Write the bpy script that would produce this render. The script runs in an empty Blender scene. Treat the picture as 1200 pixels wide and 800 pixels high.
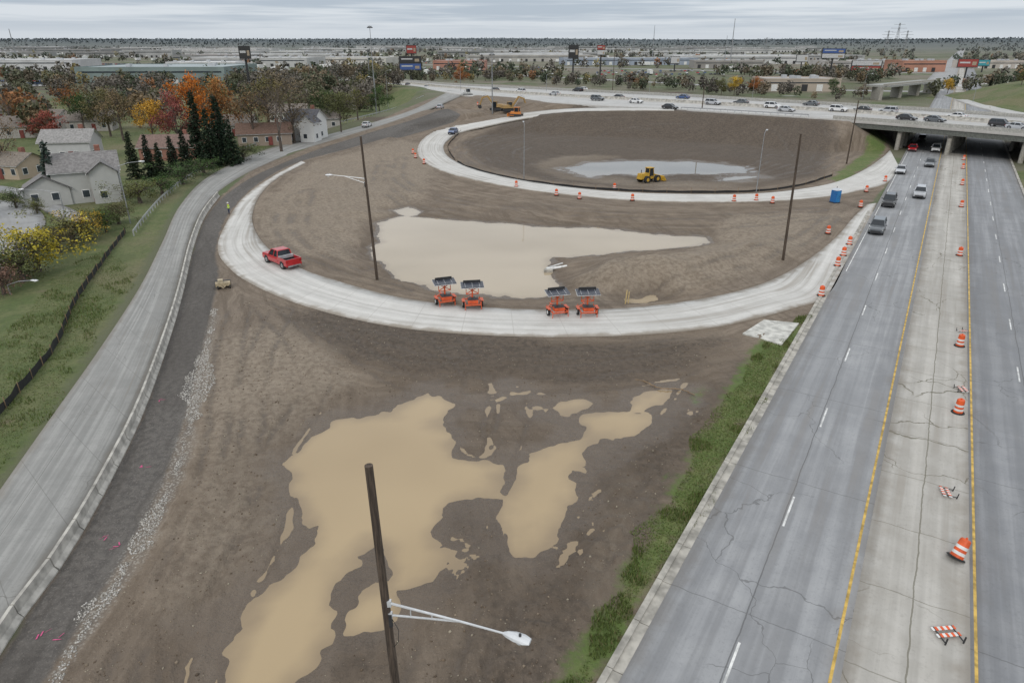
import bpy, math, random
import numpy as np
from mathutils import Vector, Matrix
random.seed(3)
sc=bpy.context.scene
sc.view_settings.view_transform='Standard'; sc.view_settings.look='None'; sc.view_settings.exposure=0
CH=24.0; PT=math.radians(23.6); F=800.0
cp,sp_=math.cos(PT),math.sin(PT)
# site survey: bearings read off the drone picture -> true ground coordinates (metres)
def P(u,v,z=0.0):
    x=(u-600)/F; y=(400-v)/F
    dy=cp+y*sp_; dz=-sp_+y*cp
    t=(z-CH)/dz
    return np.array([x*t,dy*t,z])
# ------------------------------------------------------------ noise
rs=np.random.RandomState(7)
TAB=rs.rand(256,256).astype(np.float32)
def vnoise(x,y):
    xi=np.floor(x).astype(np.int64); yi=np.floor(y).astype(np.int64)
    fx=x-xi; fy=y-yi; fx=fx*fx*(3-2*fx); fy=fy*fy*(3-2*fy)
    a=TAB[xi&255,yi&255]; b=TAB[(xi+1)&255,yi&255]; c=TAB[xi&255,(yi+1)&255]; d=TAB[(xi+1)&255,(yi+1)&255]
    return (a*(1-fx)+b*fx)*(1-fy)+(c*(1-fx)+d*fx)*fy
def fbm(x,y,o=4):
    s=0;a=1;t=0
    for i in range(o):
        s=s+a*(vnoise(x*2**i+17.3*i,y*2**i+9.1*i)*2-1); t+=a; a*=.5
    return s/t
def sstep(a,b,x):
    t=np.clip((x-a)/(b-a),0,1); return t*t*(3-2*t)
def sdpoly(px,py,poly):
    poly=np.asarray(poly)[:,:2]; n=len(poly)
    d=np.full(px.shape,1e12); s=np.zeros(px.shape,bool)
    for i in range(n):
        ax,ay=poly[i]; bx,by=poly[(i+1)%n]
        ex,ey=bx-ax,by-ay; L=ex*ex+ey*ey+1e-12
        wx=px-ax; wy=py-ay
        t=np.clip((wx*ex+wy*ey)/L,0,1)
        d=np.minimum(d,(wx-ex*t)**2+(wy-ey*t)**2)
        if abs(by-ay)>1e-12:
            c=((ay>py)!=(by>py))&(px<(bx-ax)*(py-ay)/(by-ay)+ax); s^=c
    d=np.sqrt(d); return np.where(s,-d,d)
def PP(l,z=0.0): return np.array([P(p[0],p[1],z) for p in l])
def catmull(pts,n):
    pts=np.asarray(pts,float); e=np.vstack([2*pts[0]-pts[1],pts,2*pts[-1]-pts[-2]])
    o=[]
    for i in range(1,len(e)-2):
        p0,p1,p2,p3=e[i-1:i+3]
        for t in np.linspace(0,1,16,endpoint=False):
            o.append(.5*((2*p1)+(-p0+p2)*t+(2*p0-5*p1+4*p2-p3)*t*t+(-p0+3*p1-3*p2+p3)*t**3))
    o.append(e[-2]); o=np.array(o)
    s=np.r_[0,np.cumsum(np.linalg.norm(np.diff(o,axis=0),axis=1))]
    q=np.linspace(0,s[-1],n)
    return np.stack([np.interp(q,s,o[:,k]) for k in range(3)],1)
def path(l,n=None,z=0.0,step=None):
    w=np.array([P(p[0],p[1],p[2] if len(p)>2 else z) for p in l])
    if step:
        L=np.sum(np.linalg.norm(np.diff(w,axis=0),axis=1)); n=max(4,int(L/step))
    return catmull(w,n)
# ------------------------------------------------------------ node helpers
class G:
    def __init__(s,name,rough=.8,metal=0):
        s.mat=bpy.data.materials.new(name); s.mat.use_nodes=True
        s.nt=s.mat.node_tree; s.b=s.nt.nodes['Principled BSDF']
        s.b.inputs['Roughness'].default_value=rough; s.b.inputs['Metallic'].default_value=metal
    def n(s,t,**k):
        x=s.nt.nodes.new(t)
        for a,b in k.items(): setattr(x,a,b)
        return x
    def set(s,sock,v):
        if isinstance(v,bpy.types.NodeSocket): s.nt.links.new(v,sock)
        elif isinstance(v,(tuple,list)) and len(v)==3 and sock.type=='RGBA': sock.default_value=(*v,1)
        else: sock.default_value=v
    def m(s,op,a,b=0.0,c=None):
        x=s.n('ShaderNodeMath',operation=op); s.set(x.inputs[0],a); s.set(x.inputs[1],b)
        if c is not None: s.set(x.inputs[2],c)
        return x.outputs[0]
    def noise(s,vec,scale,detail=4,rough=.55):
        x=s.n('ShaderNodeTexNoise'); s.set(x.inputs['Vector'],vec); x.inputs['Scale'].default_value=scale
        x.inputs['Detail'].default_value=detail; x.inputs['Roughness'].default_value=rough
        return x.outputs[0]
    def mix(s,f,a,b,mode='MIX'):
        x=s.n('ShaderNodeMix',data_type='RGBA',blend_type=mode); s.set(x.inputs[0],f); s.set(x.inputs[6],a); s.set(x.inputs[7],b)
        return x.outputs[2]
    def rmp(s,v,a,b,c=0.0,d=1.0):
        x=s.n('ShaderNodeMapRange',interpolation_type='SMOOTHSTEP')
        for i,k in enumerate((v,a,b,c,d)): s.set(x.inputs[i],k)
        return x.outputs[0]
    def comb(s,x,y,z=0.0):
        c=s.n('ShaderNodeCombineXYZ')
        for i,k in enumerate((x,y,z)): s.set(c.inputs[i],k)
        return c.outputs[0]
    def pos(s): return s.n('ShaderNodeNewGeometry').outputs['Position']
    def obj(s): return s.n('ShaderNodeTexCoord').outputs['Object']
    def uv(s):
        u=s.n('ShaderNodeTexCoord').outputs['UV']; q=s.n('ShaderNodeSeparateXYZ'); s.set(q.inputs[0],u)
        return u,q.outputs[0],q.outputs[1]
    def attr(s,nm): return s.n('ShaderNodeAttribute',attribute_name=nm).outputs['Fac']
    def bump(s,h,st=.4,d=.05):
        b=s.n('ShaderNodeBump'); b.inputs['Strength'].default_value=st; b.inputs['Distance'].default_value=d
        s.set(b.inputs['Height'],h); s.nt.links.new(b.outputs[0],s.b.inputs['Normal'])
    def col(s,c): s.set(s.b.inputs['Base Color'],c)
    def rgh(s,c): s.set(s.b.inputs['Roughness'],c)
_mc={}
def M(name,c,rough=.7,metal=0,var=.25,scale=3.0):
    if name in _mc: return _mc[name]
    g=G(name,rough,metal); n=g.noise(g.obj(),scale,3)
    d=tuple(k*(1-var) for k in c); e=tuple(min(1,k*(1+var*.6)) for k in c)
    g.col(g.mix(g.rmp(n,.3,.7),d,e)); _mc[name]=g.mat
    return g.mat
# ------------------------------------------------------------ mesh builder
class MB:
    def __init__(s): s.v=[];s.f=[];s.m=[];s.mats=[]
    def mi(s,m):
        if m not in s.mats: s.mats.append(m)
        return s.mats.index(m)
    def add(s,vs,fs,mat):
        o=len(s.v); s.v+=[tuple(map(float,v)) for v in vs]; k=s.mi(mat)
        for f in fs: s.f.append([i+o for i in f]); s.m.append(k)
    def box(s,c,z,mat,R=None):
        vs=[]
        for dx in(-.5,.5):
            for dy in(-.5,.5):
                for dz in(-.5,.5):
                    p=Vector((dx*z[0],dy*z[1],dz*z[2]))
                    if R is not None: p=R@p
                    vs.append((p[0]+c[0],p[1]+c[1],p[2]+c[2]))
        s.add(vs,[(0,1,3,2),(4,6,7,5),(0,4,5,1),(2,3,7,6),(0,2,6,4),(1,5,7,3)],mat)
    def frus(s,b,t,mat,top=True):
        vs=[(b[0],b[2],b[4]),(b[1],b[2],b[4]),(b[1],b[3],b[4]),(b[0],b[3],b[4]),(t[0],t[2],t[4]),(t[1],t[2],t[4]),(t[1],t[3],t[4]),(t[0],t[3],t[4])]
        s.add(vs,[(0,1,5,4),(1,2,6,5),(2,3,7,6),(3,0,4,7),(4,5,6,7),(3,2,1,0)],mat)
    def beam(s,p0,p1,w,mat,h=None):
        p0=Vector(p0);p1=Vector(p1); d=p1-p0; L=d.length
        R=d.to_track_quat('Y','Z').to_matrix()
        s.box((p0+p1)/2,(w,L,h or w),mat,R)
    def cyl(s,p0,p1,r0,r1,mat,n=10):
        p0=Vector(p0);p1=Vector(p1); q=(p1-p0).to_track_quat('Z','Y').to_matrix(); vs=[]
        for p,r in((p0,r0),(p1,r1)):
            for i in range(n):
                a=2*math.pi*i/n; vs.append(p+q@Vector((r*math.cos(a),r*math.sin(a),0)))
        fs=[(i,(i+1)%n,n+(i+1)%n,n+i) for i in range(n)]+[tuple(range(n-1,-1,-1)),tuple(range(n,2*n))]
        s.add(vs,fs,mat)
    def loft(s,rings,mat):
        n=len(rings[0]); vs=[p for r in rings for p in r]; fs=[]
        for k in range(len(rings)-1):
            for i in range(n): fs.append((k*n+i,k*n+(i+1)%n,(k+1)*n+(i+1)%n,(k+1)*n+i))
        fs+=[tuple(range(n-1,-1,-1)),tuple(range((len(rings)-1)*n,len(rings)*n))]
        s.add(vs,fs,mat)
    def mesh(s,name):
        me=bpy.data.meshes.new(name); me.from_pydata(s.v,[],s.f)
        for m in s.mats: me.materials.append(m)
        me.polygons.foreach_set('material_index',s.m); me.update(); return me
    def obj(s,name,loc=(0,0,0),rz=0,parent=None,scale=1):
        return put(s.mesh(name),name,loc,rz,parent,scale)
def put(me,name,loc=(0,0,0),rz=0,parent=None,scale=1,rot=None):
    o=bpy.data.objects.new(name,me); o.location=tuple(map(float,loc)); o.rotation_euler=rot if rot else (0,0,rz)
    o.scale=(scale,)*3 if not isinstance(scale,(tuple,list)) else scale
    sc.collection.objects.link(o)
    if parent: o.parent=parent
    return o
def mesh_np(name,v,f,mats,mi=None,tint=None,attrs=None,uv=None,smooth=False):
    me=bpy.data.meshes.new(name); k=f.shape[1]; nf=len(f)
    me.vertices.add(len(v)); me.vertices.foreach_set('co',np.asarray(v,np.float32).ravel())
    me.loops.add(nf*k); me.loops.foreach_set('vertex_index',f.astype(np.int32).ravel())
    me.polygons.add(nf); me.polygons.foreach_set('loop_start',np.arange(0,nf*k,k,dtype=np.int32))
    for m in mats: me.materials.append(m)
    if mi is not None: me.polygons.foreach_set('material_index',np.asarray(mi,np.int32))
    if smooth: me.polygons.foreach_set('use_smooth',np.ones(nf,bool))
    me.update(calc_edges=True)
    if tint is not None:
        a=me.color_attributes.new('tint','FLOAT_COLOR','POINT')
        t=np.ones((len(v),4),np.float32); t[:,:3]=tint; a.data.foreach_set('color',t.ravel())
    if attrs:
        for n_,x in attrs.items():
            a=me.attributes.new(n_,'FLOAT','POINT'); a.data.foreach_set('value',np.asarray(x,np.float32).ravel())
    if uv is not None:
        l=me.uv_layers.new(name='UVMap'); l.data.foreach_set('uv',np.asarray(uv[f.ravel()],np.float32).ravel())
    return me
# ------------------------------------------------------------ arterial road frame
D=np.array([(1130-600)/F,cp+math.tan(PT)*sp_]); D/=np.linalg.norm(D)
LAT=np.array([D[1],-D[0]]); O=P(970,800)[:2]
def off(u): return float(np.dot(P(u,800)[:2]-O,LAT))
def RD(l,s,z=0.0):
    q=O+LAT*l+D*s; return np.array([q[0],q[1],z])
HEAD=-math.atan2(D[0],D[1])
RZ=.06
# ------------------------------------------------------------ strips
class Strip:
    def __init__(s,L,R,n,zd=0.0,closed=None):
        s.L=path(L,n,zd) if not isinstance(L,np.ndarray) else L
        s.R=path(R,n,zd) if not isinstance(R,np.ndarray) else R
        s.C=(s.L+s.R)/2; s.hw=np.linalg.norm((s.L-s.R)[:,:2],axis=1)/2
    def poly(s): return np.vstack([s.L,s.R[::-1]])
    def build(s,name,mat,dz=RZ,th=.3,cols=4):
        n=len(s.L); al=np.r_[0,np.cumsum(np.linalg.norm(np.diff(s.C,axis=0),axis=1))]
        v=[];uv=[];ed=[]
        fr=[0,0]+[i/cols for i in range(1,cols)]+[1,1]; 
        for i in range(n):
            for j,t in enumerate(fr):
                p=s.L[i]*(1-t)+s.R[i]*t; z=p[2]+dz-(th if j in(0,len(fr)-1) else 0)
                v.append((p[0],p[1],z)); uv.append((t*2*s.hw[i],al[i])); ed.append(min(t,1-t)*2*s.hw[i])
        k=len(fr); f=[]
        for i in range(n-1):
            for j in range(k-1): f.append((i*k+j,i*k+j+1,(i+1)*k+j+1,(i+1)*k+j))
        me=mesh_np(name,np.array(v),np.array(f),[mat],uv=np.array(uv),attrs=dict(ed=ed)); return put(me,name)
def near(px,py,C,*vals):
    d=np.full(px.shape,1e12); o=[np.zeros(px.shape) for _ in vals]
    for i in range(len(C)-1):
        ax,ay=C[i][:2]; ex,ey=C[i+1][0]-ax,C[i+1][1]-ay; L=ex*ex+ey*ey+1e-9
        wx=px-ax; wy=py-ay; t=np.clip((wx*ex+wy*ey)/L,0,1); q=(wx-ex*t)**2+(wy-ey*t)**2
        m=q<d; d=np.where(m,q,d)
        for k,vv in enumerate(vals): o[k]=np.where(m,vv[i]*(1-t)+vv[i+1]*t,o[k])
    return (np.sqrt(d),*o)
ramp=Strip([(353,189),(318,208),(285,232),(265,262),(255,292),(272,317),(302,336),(345,354),(400,370),(460,382),(520,389),(600,393.5),(680,394),(760,391),(830,384),(880,374),(928,361),(970.5,345),(995,300),(1015,262),(1028,238)],
           [(358,191),(326,208),(305,228),(296,250),(298,268),(310,287),(330,303),(360,318),(400,331),(450,345),(500,354),(560,360),(620,363),(700,363),(760,359),(820,351),(878,338),(920,321),(955,299),(982,276),(1000,255),(1016,240)],150)
loop=Strip([(790,128.2,6.2),(720,126.5,5.8),(660,128,4.6),(610,133,3),(565,140,2),(520,150,1),(497,162,.4),(489,176),(497,190),(525,203),(570,214),(620,223),(680,230),(740,235),(820,237),(900,236),(960,232),(1005,224),(1040,214),(1053,195)],
           [(790,130,6.2),(722,130,5.8),(662,133,4.6),(615,139,3),(575,147,2),(540,155,1),(524,165,.4),(520,175),(528,186),(555,198),(605,210),(670,220),(740,226),(820,228),(890,227),(945,221),(985,212),(1015,198),(1035,184),(1043,176)],130)
oldr=Strip([(-90,705),(0,575),(60,490),(120,405),(165,335),(190,285),(212,240),(245,207),(300,180),(360,161),(420,145,1),(470,130,2.5),(500,117,4),(525,106,5)],
           [(-90,860),(0,738),(62,655),(112,575),(160,480),(193,390),(208,340),(220,290),(234,252),(262,220),(310,193),(365,172),(425,154,1),(480,137,2.5),(518,122,4),(548,109,5)],120)
base=Strip([(-60,880),(20,742),(75,662),(122,580),(168,485),(200,392),(215,340),(228,290),(242,255),(270,224),(315,198),(370,177),(430,158,1),(485,141,2.5),(524,126,4)],
           [(0,890),(55,795),(115,700),(158,630),(195,555),(220,480),(238,405),(250,355),(256,318),(253,292),(268,250),(304,214),(352,189),(420,170,.7),(480,152,2),(540,134,3.5)],120)
hz=6.2
hway=Strip([(1420,178,hz),(1300,167,hz),(1200,157,hz),(1100,149,hz),(1010,142,hz),(900,135,hz),(800,129,hz),(700,124,6),(620,119,5.5),(560,114,5),(520,108,5),(470,100,4),(380,93,2)],
           [(1420,153,hz),(1300,145,hz),(1200,138,hz),(1100,131,hz),(1010,125,hz),(900,119,hz),(800,113,hz),(700,108,6),(620,104,5.5),(560,101,5),(520,99,5),(470,95,4),(380,90,2)],120)
def rstrip(u0,u1,s0=-70,s1=900,n=60):
    a,b=off(u0),off(u1)
    q=np.linspace(s0,s1,n)
    return Strip(np.array([RD(a,s) for s in q]),np.array([RD(b,s) for s in q]),n)
rdA=rstrip(725,984); rdM=rstrip(984,1137); rdB=rstrip(1137,1420)
lA,lB=off(725),off(1420)
# ponds: groups share one water level
groups=[
 (-1.1,6.0,1.0,[[(440,262),(470,254),(520,258),(600,263),(680,267),(760,273),(830,278),(838,284),(800,290),(745,294),(700,297),(655,303),(637,313),(648,328),(655,342),(640,350),(600,350),(540,343),(480,331),(452,315),(440,290)],
               [(458,247),(478,243),(494,248),(482,253),(465,252)],[(735,350),(765,346),(780,351),(760,356),(738,354)]]),
 (-.32,5.5,1.25,[[(440,488),(478,478),(500,462),(520,478),(508,500),(545,528),(592,545),(578,578),(530,598),(512,640),(500,672),(470,685),(455,640),(440,632),(420,655),(385,690),(365,740),(345,800),(300,900),(200,900),(250,800),(275,760),(305,715),(340,665),(362,620),(350,580),(345,540),(365,512),(400,497)],
               [(612,548),(640,525),(672,508),(690,488),(722,474),(760,456),(792,455),(787,476),(748,496),(712,508),(690,532),(672,562),(660,600),(645,634),(618,640),(603,605),(610,570)],
               [(572,468),(600,459),(618,461),(600,469),(582,474)],[(536,546),(560,536),(574,545),(555,554)],[(425,700),(455,690),(450,720),(430,730)],[(630,478),(672,466),(696,472),(655,486)]]),
 (-.35,7.0,1.6,[[(660,200),(690,191),(750,188),(820,190),(868,195),(884,201),(850,204),(800,203),(760,206),(720,204),(690,207)],[(845,209),(880,207),(898,209),(870,214),(850,214)]]),
]
R_mud=PP([(60,1100),(-80,880),(20,742),(110,590),(200,385),(240,245),(300,195),(420,155),(520,125),(600,126),(640,128),(800,131),(960,142),(1010,150),(1035,165),(1046,180),(1040,214),(1002,262),(965,330),(962,362),(728,800),(640,1100)])
R_grass=[PP([(560,960),(655,800),(703,722),(757,635),(797,560),(824,505),(847,470),(880,415),(914,385),(944,370),(950,370),(898,462),(835,570),(692,800),(590,1000)]),
         PP([(985,214),(1012,198),(1033,181),(1040,168),(1020,165),(1012,180),(990,196),(972,210)]),
         PP([(760,560),(790,520),(805,540),(780,590)]),PP([(800,462),(826,445),(835,460),(812,478)]),
         ]
R_far_green=[PP([(-2200,1200),(-300,800),(-90,690),(0,560),(60,478),(115,395),(160,325),(185,278),(205,238),(240,203),(300,176),(360,157),(420,141),(500,118),(430,100),(0,118),(-900,180)]),
         PP([(1195,260),(1187,200),(1400,200),(2400,560),(1600,900),(1430,800)]),
         PP([(1100,104),(1200,100),(1500,110),(1500,132),(1200,132),(1130,125),(1085,115)])]
R_dark=[PP([(600,680),(640,620),(690,560),(730,520),(790,480),(850,452),(872,420),(845,470),(800,560),(760,635),(700,722),(650,800),(560,960),(450,900),(560,760)]),
        PP([(540,168),(600,150),(700,143),(820,142),(940,150),(975,175),(960,205),(880,218),(740,220),(640,211),(570,195)]),
        PP([(430,350),(540,375),(640,400),(780,398),(860,398),(800,430),(700,455),(600,440),(500,440),(400,420),(330,370)]),
        PP([(520,600),(545,590),(600,600),(612,640),(590,680),(520,700),(500,680)]),PP([(395,655),(430,650),(455,700),(450,800),(380,800)])]
R_pale=[PP([(628,192),(660,182),(725,183),(675,195),(705,204),(760,212),(850,212),(890,203),(905,211),(850,219),(740,218),(660,209),(634,200)]),
        PP([(365,190),(470,165),(520,175),(490,235),(420,260),(405,300),(350,300),(310,275),(305,240)]),
        PP([(860,250),(990,250),(950,290),(860,330),(700,345),(680,325),(800,300)]),
        PP([(250,400),(330,380),(420,440),(380,480),(330,520),(330,600),(260,680),(200,700),(230,560)]),
        PP([(700,690),(712,610),(738,555),(748,560),(728,640),(708,700)])]
R_gravel=PP([(20,860),(55,795),(115,700),(158,630),(195,555),(220,480),(238,405),(250,362),(254,372),(244,420),(233,480),(222,540),(208,575),(190,610),(168,655),(126,715),(70,800),(40,860)])
# ------------------------------------------------------------ ground sheet
az=np.radians(np.r_[np.linspace(-180,-56,26)[:-1],np.linspace(-56,56,680),np.linspace(56,180,26)[1:]])
rr=np.r_[np.linspace(.5,11,16),12*(430/12)**(np.linspace(0,1,560)),430*(26000/430)**(np.linspace(0,1,70)[1:])]
A,Rr=np.meshgrid(az,rr); X=(Rr*np.sin(A)).ravel(); Y=(Rr*np.cos(A)).ravel()
nr,nc=len(rr),len(az); r=np.hypot(X,Y)
closem=(r<520); ci=np.where(closem)[0]; cx,cy=X[ci],Y[ci]
def SD(poly):
    o=np.full(X.shape,60.0); o[ci]=sdpoly(cx,cy,poly); return o
sd_mud=SD(R_mud); gs=[SD(p) for p in R_grass]; gs[2]+=1.2; gs[3]+=.8; sd_grass=np.minimum.reduce(gs); sd_fg=np.minimum.reduce([SD(p) for p in R_far_green])
dk=[SD(p) for p in R_dark]; sd_dark=np.minimum.reduce(dk); sd_pale=np.minimum.reduce([SD(p) for p in R_pale])
sd_base=SD(base.poly()); sd_gr=SD(R_gravel); sd_ramp=SD(ramp.poly()[::2])
sd_loop=SD(loop.poly()[::2])
h=np.zeros(X.shape); hwa=np.full(X.shape,3.0)
inmud=sstep(1.0,-1.5,sd_mud)
wmin=np.full(X.shape,60.)
n35=fbm(X/4.,Y/4.,4); n12=fbm(X/1.3,Y/1.3,3); n07=fbm(X/.55,Y/.55,2)
for (zw,W,na,pls) in groups:
    s=np.minimum.reduce([SD(PP(pl,zw)) for pl in pls])
    s=s+(s<12)*(n35*na*1.5+n12*.55*min(1,na)+n07*.12)
    hh=zw*(1-np.clip(s/W,0,1))-.08*np.clip(-s,0,2.5)
    h=np.minimum(h,hh); wmin=np.minimum(wmin,s)
    hwa=np.where(s<W+3,np.minimum(hwa,np.maximum(s,-1)*abs(zw)/W),hwa)
h+=inmud*(fbm(X/1.6,Y/1.6,4)*.08*np.clip(.25+wmin/3,.25,1)+fbm(X/11+5,Y/11,3)*.4*sstep(2,9,wmin))
mound=SD(PP([(655,325),(700,308),(800,298),(870,285),(930,275),(930,300),(870,325),(800,338),(720,338)]))
h+=1.5*sstep(1.5,-5,mound)*sstep(0,3,wmin)*(1+.3*fbm(X/4,Y/4,3))
churn=np.maximum(sstep(1.5,-2.5,dk[0]),np.maximum(sstep(1.5,-2,dk[3]),sstep(1.5,-2,dk[4])))*sstep(-.2,1.2,wmin)
h+=churn*(np.abs(fbm(X/1.1,Y/1.1,4))*.42-.1+np.abs(n07)*.07)
trk=np.minimum(np.abs(sd_ramp),np.minimum(np.abs(sd_loop),np.abs(sd_base)))
h+=inmud*sstep(.5,3,wmin)*.03*(vnoise(trk*1.6+fbm(X/7,Y/7,3)*4,X/40.)*2-1)
# wheel ruts left by earthmovers
rut=np.zeros(X.shape)
def ell(a,b_,t0,t1,c=(755,182)): return [(c[0]+a*math.cos(math.radians(t)),c[1]+b_*math.sin(math.radians(t))) for t in np.arange(t0,t1,18)]
RUT=[[(285,345),(268,420),(262,520),(225,640),(160,780),(130,900)],[(330,365),(300,430),(285,520),(262,600),(205,730),(170,860)],[(300,350),(350,400),(372,450),(330,520),(318,600),(255,720),(200,860)],
 [(380,385),(450,425),(560,430),(680,432),(790,415),(870,395)],[(400,400),(480,445),(590,448),(700,447),(800,430)],[(430,392),(520,410),(640,412),(760,405),(850,398)],[(520,395),(560,440),(548,500),(560,520)],[(560,398),(600,470),(590,520),(560,600),(540,690),(500,800)],
 [(345,230),(330,262),(355,292),(420,318),(470,335)],[(360,225),(352,262),(380,292),(425,308)],[(470,185),(468,210),(520,232),(620,244),(740,252),(880,252),(960,245)],[(450,190),(446,215),(490,238),(600,252),(740,262),(880,262),(960,255)],[(690,345),(780,335),(870,312),(940,280),(975,255)],
 [(640,640),(700,600),(760,520),(820,450)],[(560,900),(610,760),(680,660),(740,590)],
 ell(205,32,0,340),ell(180,27,20,370),ell(150,22,0,300),ell(222,36,160,420)]
for l in RUT:
    C=path(l,34); x0,x1=C[:,0].min()-3,C[:,0].max()+3; y0,y1=C[:,1].min()-3,C[:,1].max()+3
    k=np.where((X>x0)&(X<x1)&(Y>y0)&(Y<y1))[0]
    d,=near(X[k],Y[k],C); d=d+n12[k]*.25; wd=np.clip(r[k]/220,.26,.6)
    g_=np.exp(-((d-1.05)/wd)**2)*sstep(-.35,.15,n35[k])
    rut[k]=np.maximum(rut[k],g_); h[k]+=(.05*np.exp(-((d-1.05-wd*1.7)/(wd*.6))**2)-.1*g_)*sstep(.2,1.2,wmin[k])*inmud[k]
h+=(1-inmud)*closem*fbm(X/9,Y/9,4)*.12
def conform(S,slope=.4,pad=.6,lower=.05):
    global h
    C=S.C[::2]; w=S.hw[::2]
    x0,x1=C[:,0].min()-45,C[:,0].max()+45; y0,y1=C[:,1].min()-45,C[:,1].max()+45
    k=np.where((X>x0)&(X<x1)&(Y>y0)&(Y<y1)&(r<620))[0]
    d,z,ww=near(X[k],Y[k],C,C[:,2],w)
    e=d-ww-pad
    raised=np.maximum(h[k],z-lower-np.maximum(e,0)*slope)
    t=sstep(-.3,2.0,e)
    h[k]=(z-lower)*(1-t)+raised*t
conform(hway,.42,1.5,.25)
conform(oldr); conform(base,lower=.0,pad=.1); conform(loop); conform(ramp)
lat=(X-O[0])*LAT[0]+(Y-O[1])*LAT[1]; sal=(X-O[0])*D[0]+(Y-O[1])*D[1]
ed=np.maximum(lA-lat,lat-lB)
m_=(sal>-80)&(sal<900)
cap=np.where(m_,np.where(ed<.4,-.05,(ed-.4)*.04-.05+np.maximum(ed-3,0)*.5),1e3)
h=np.minimum(h,cap)
hill=SD(PP([(1110,112),(1160,104),(1260,100),(1400,108),(1400,128),(1250,130),(1150,124)])); h+=7*sstep(4,-28,hill)
h+=sstep(3200,7500,r)*(50+38*fbm(X/2500,Y/2500,3))
v=np.stack([X,Y,h],1)
idx=np.arange(nr*nc).reshape(nr,nc)
f=np.stack([idx[:-1,:-1],idx[:-1,1:],idx[1:,1:],idx[1:,:-1]],-1).reshape(-1,4)
Hm=h.reshape(nr,nc)
def hgt(x,y):
    a=math.atan2(x,y); q=math.hypot(x,y)
    i=min(max(np.searchsorted(rr,q)-1,0),nr-2); j=min(max(np.searchsorted(az,a)-1,0),nc-2)
    ti=(q-rr[i])/(rr[i+1]-rr[i]); tj=(a-az[j])/(az[j+1]-az[j])
    return float((Hm[i,j]*(1-tj)+Hm[i,j+1]*tj)*(1-ti)+(Hm[i+1,j]*(1-tj)+Hm[i+1,j+1]*tj)*ti)
g=G('ground_mat',.95); pos=g.pos()
nb=g.noise(pos,.045,3); nm=g.noise(pos,.35,4,.6); nf=g.noise(pos,2.2,4,.65); nv=g.noise(pos,9,2,.7)
trkA=g.attr('trk'); sq=g.n('ShaderNodeSeparateXYZ'); g.set(sq.inputs[0],pos)
px,py=sq.outputs[0],sq.outputs[1]
stk=g.noise(g.comb(g.m('ADD',g.m('MULTIPLY',trkA,1.3),g.m('ADD',g.m('MULTIPLY',nm,2.0),g.m('MULTIPLY',nb,7.0))),g.m('MULTIPLY',px,.06),g.m('MULTIPLY',py,.06)),1.0,4,.7)
rx=g.m('ADD',g.m('MULTIPLY',px,.88),g.m('ADD',g.m('MULTIPLY',py,.42),g.m('MULTIPLY',nb,6)))
ry=g.m('SUBTRACT',g.m('MULTIPLY',py,.088),g.m('MULTIPLY',px,.042))
stk2=g.noise(g.comb(g.m('MULTIPLY',rx,1.1),ry),1.0,4,.7)
nfar=g.noise(pos,.004,4,.65); nfar2=g.noise(pos,.02,4,.6)
far=g.mix(g.rmp(nfar,.42,.58),(.1,.108,.058),(.17,.15,.115)); far=g.mix(g.rmp(nfar2,.5,.62),far,(.085,.108,.045)); far=g.mix(g.rmp(nfar2,.62,.7),far,(.26,.25,.24)); far=g.mix(g.rmp(nfar2,.43,.33),far,(.09,.068,.052))
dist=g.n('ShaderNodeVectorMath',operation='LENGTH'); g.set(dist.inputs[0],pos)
far=g.mix(g.rmp(dist.outputs['Value'],900,4500,0,.7),far,(.115,.13,.132)); far=g.mix(g.rmp(dist.outputs['Value'],3500,6500),far,(.065,.082,.09))  # aerial haze painted into the far ground colour by distance
def edge(sd,amp=1.2,w=.25,nn=nm):
    q=g.m('ADD',g.attr(sd),g.m('MULTIPLY',g.m('SUBTRACT',nn,.5),amp*2)); q=g.m('ADD',q,g.m('MULTIPLY',g.m('SUBTRACT',nf,.5),amp*.8))
    return g.rmp(q,w,-w)
grn=g.mix(g.rmp(nm,.35,.65),(.085,.115,.036),(.132,.145,.06)); grn=g.mix(g.rmp(nb,.45,.65),grn,(.16,.145,.08)); grn=g.mix(g.rmp(nf,.4,.75,0,.7),grn,(.06,.075,.028)); grn=g.mix(g.rmp(nm,.62,.72,0,.6),grn,(.15,.12,.08))
grn2=g.mix(g.rmp(nm,.35,.65),(.09,.132,.034),(.135,.155,.055)); grn2=g.mix(g.rmp(nf,.45,.75,0,.7),grn2,(.06,.075,.028)); grn2=g.mix(g.rmp(nv,.55,.75,0,.5),grn2,(.17,.165,.08)); grn2=g.mix(g.rmp(nm,.6,.7,0,.7),grn2,(.13,.105,.07))
mud=g.mix(g.rmp(nm,.3,.7),(.225,.178,.132),(.14,.106,.076)); mud=g.mix(g.rmp(nb,.35,.65,0,.8),mud,(.175,.14,.108))
mud=g.mix(g.rmp(stk,.46,.64,0,.45),mud,(.095,.072,.05)); mud=g.mix(g.rmp(stk,.48,.34,0,.45),mud,(.265,.215,.165))
mud=g.mix(g.m('MULTIPLY',g.rmp(stk2,.5,.62,0,.5),g.rmp(nb,.42,.55)),mud,(.1,.076,.055))
mud=g.mix(g.rmp(nf,.5,.78,0,.6),mud,(.095,.071,.05)); mud=g.mix(g.rmp(nv,.56,.75,0,.5),mud,(.29,.24,.19))
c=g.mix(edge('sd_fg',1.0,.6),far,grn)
c=g.mix(edge('sd_mud',.7),c,mud)
dkc=g.mix(g.rmp(nf,.35,.65),(.042,.033,.026),(.1,.077,.058)); dkc=g.mix(g.rmp(nv,.6,.75,0,.4),dkc,(.19,.16,.125))
c=g.mix(g.m('MULTIPLY',edge('sd_dark',3.5,1.8),.76),c,dkc)
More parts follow.
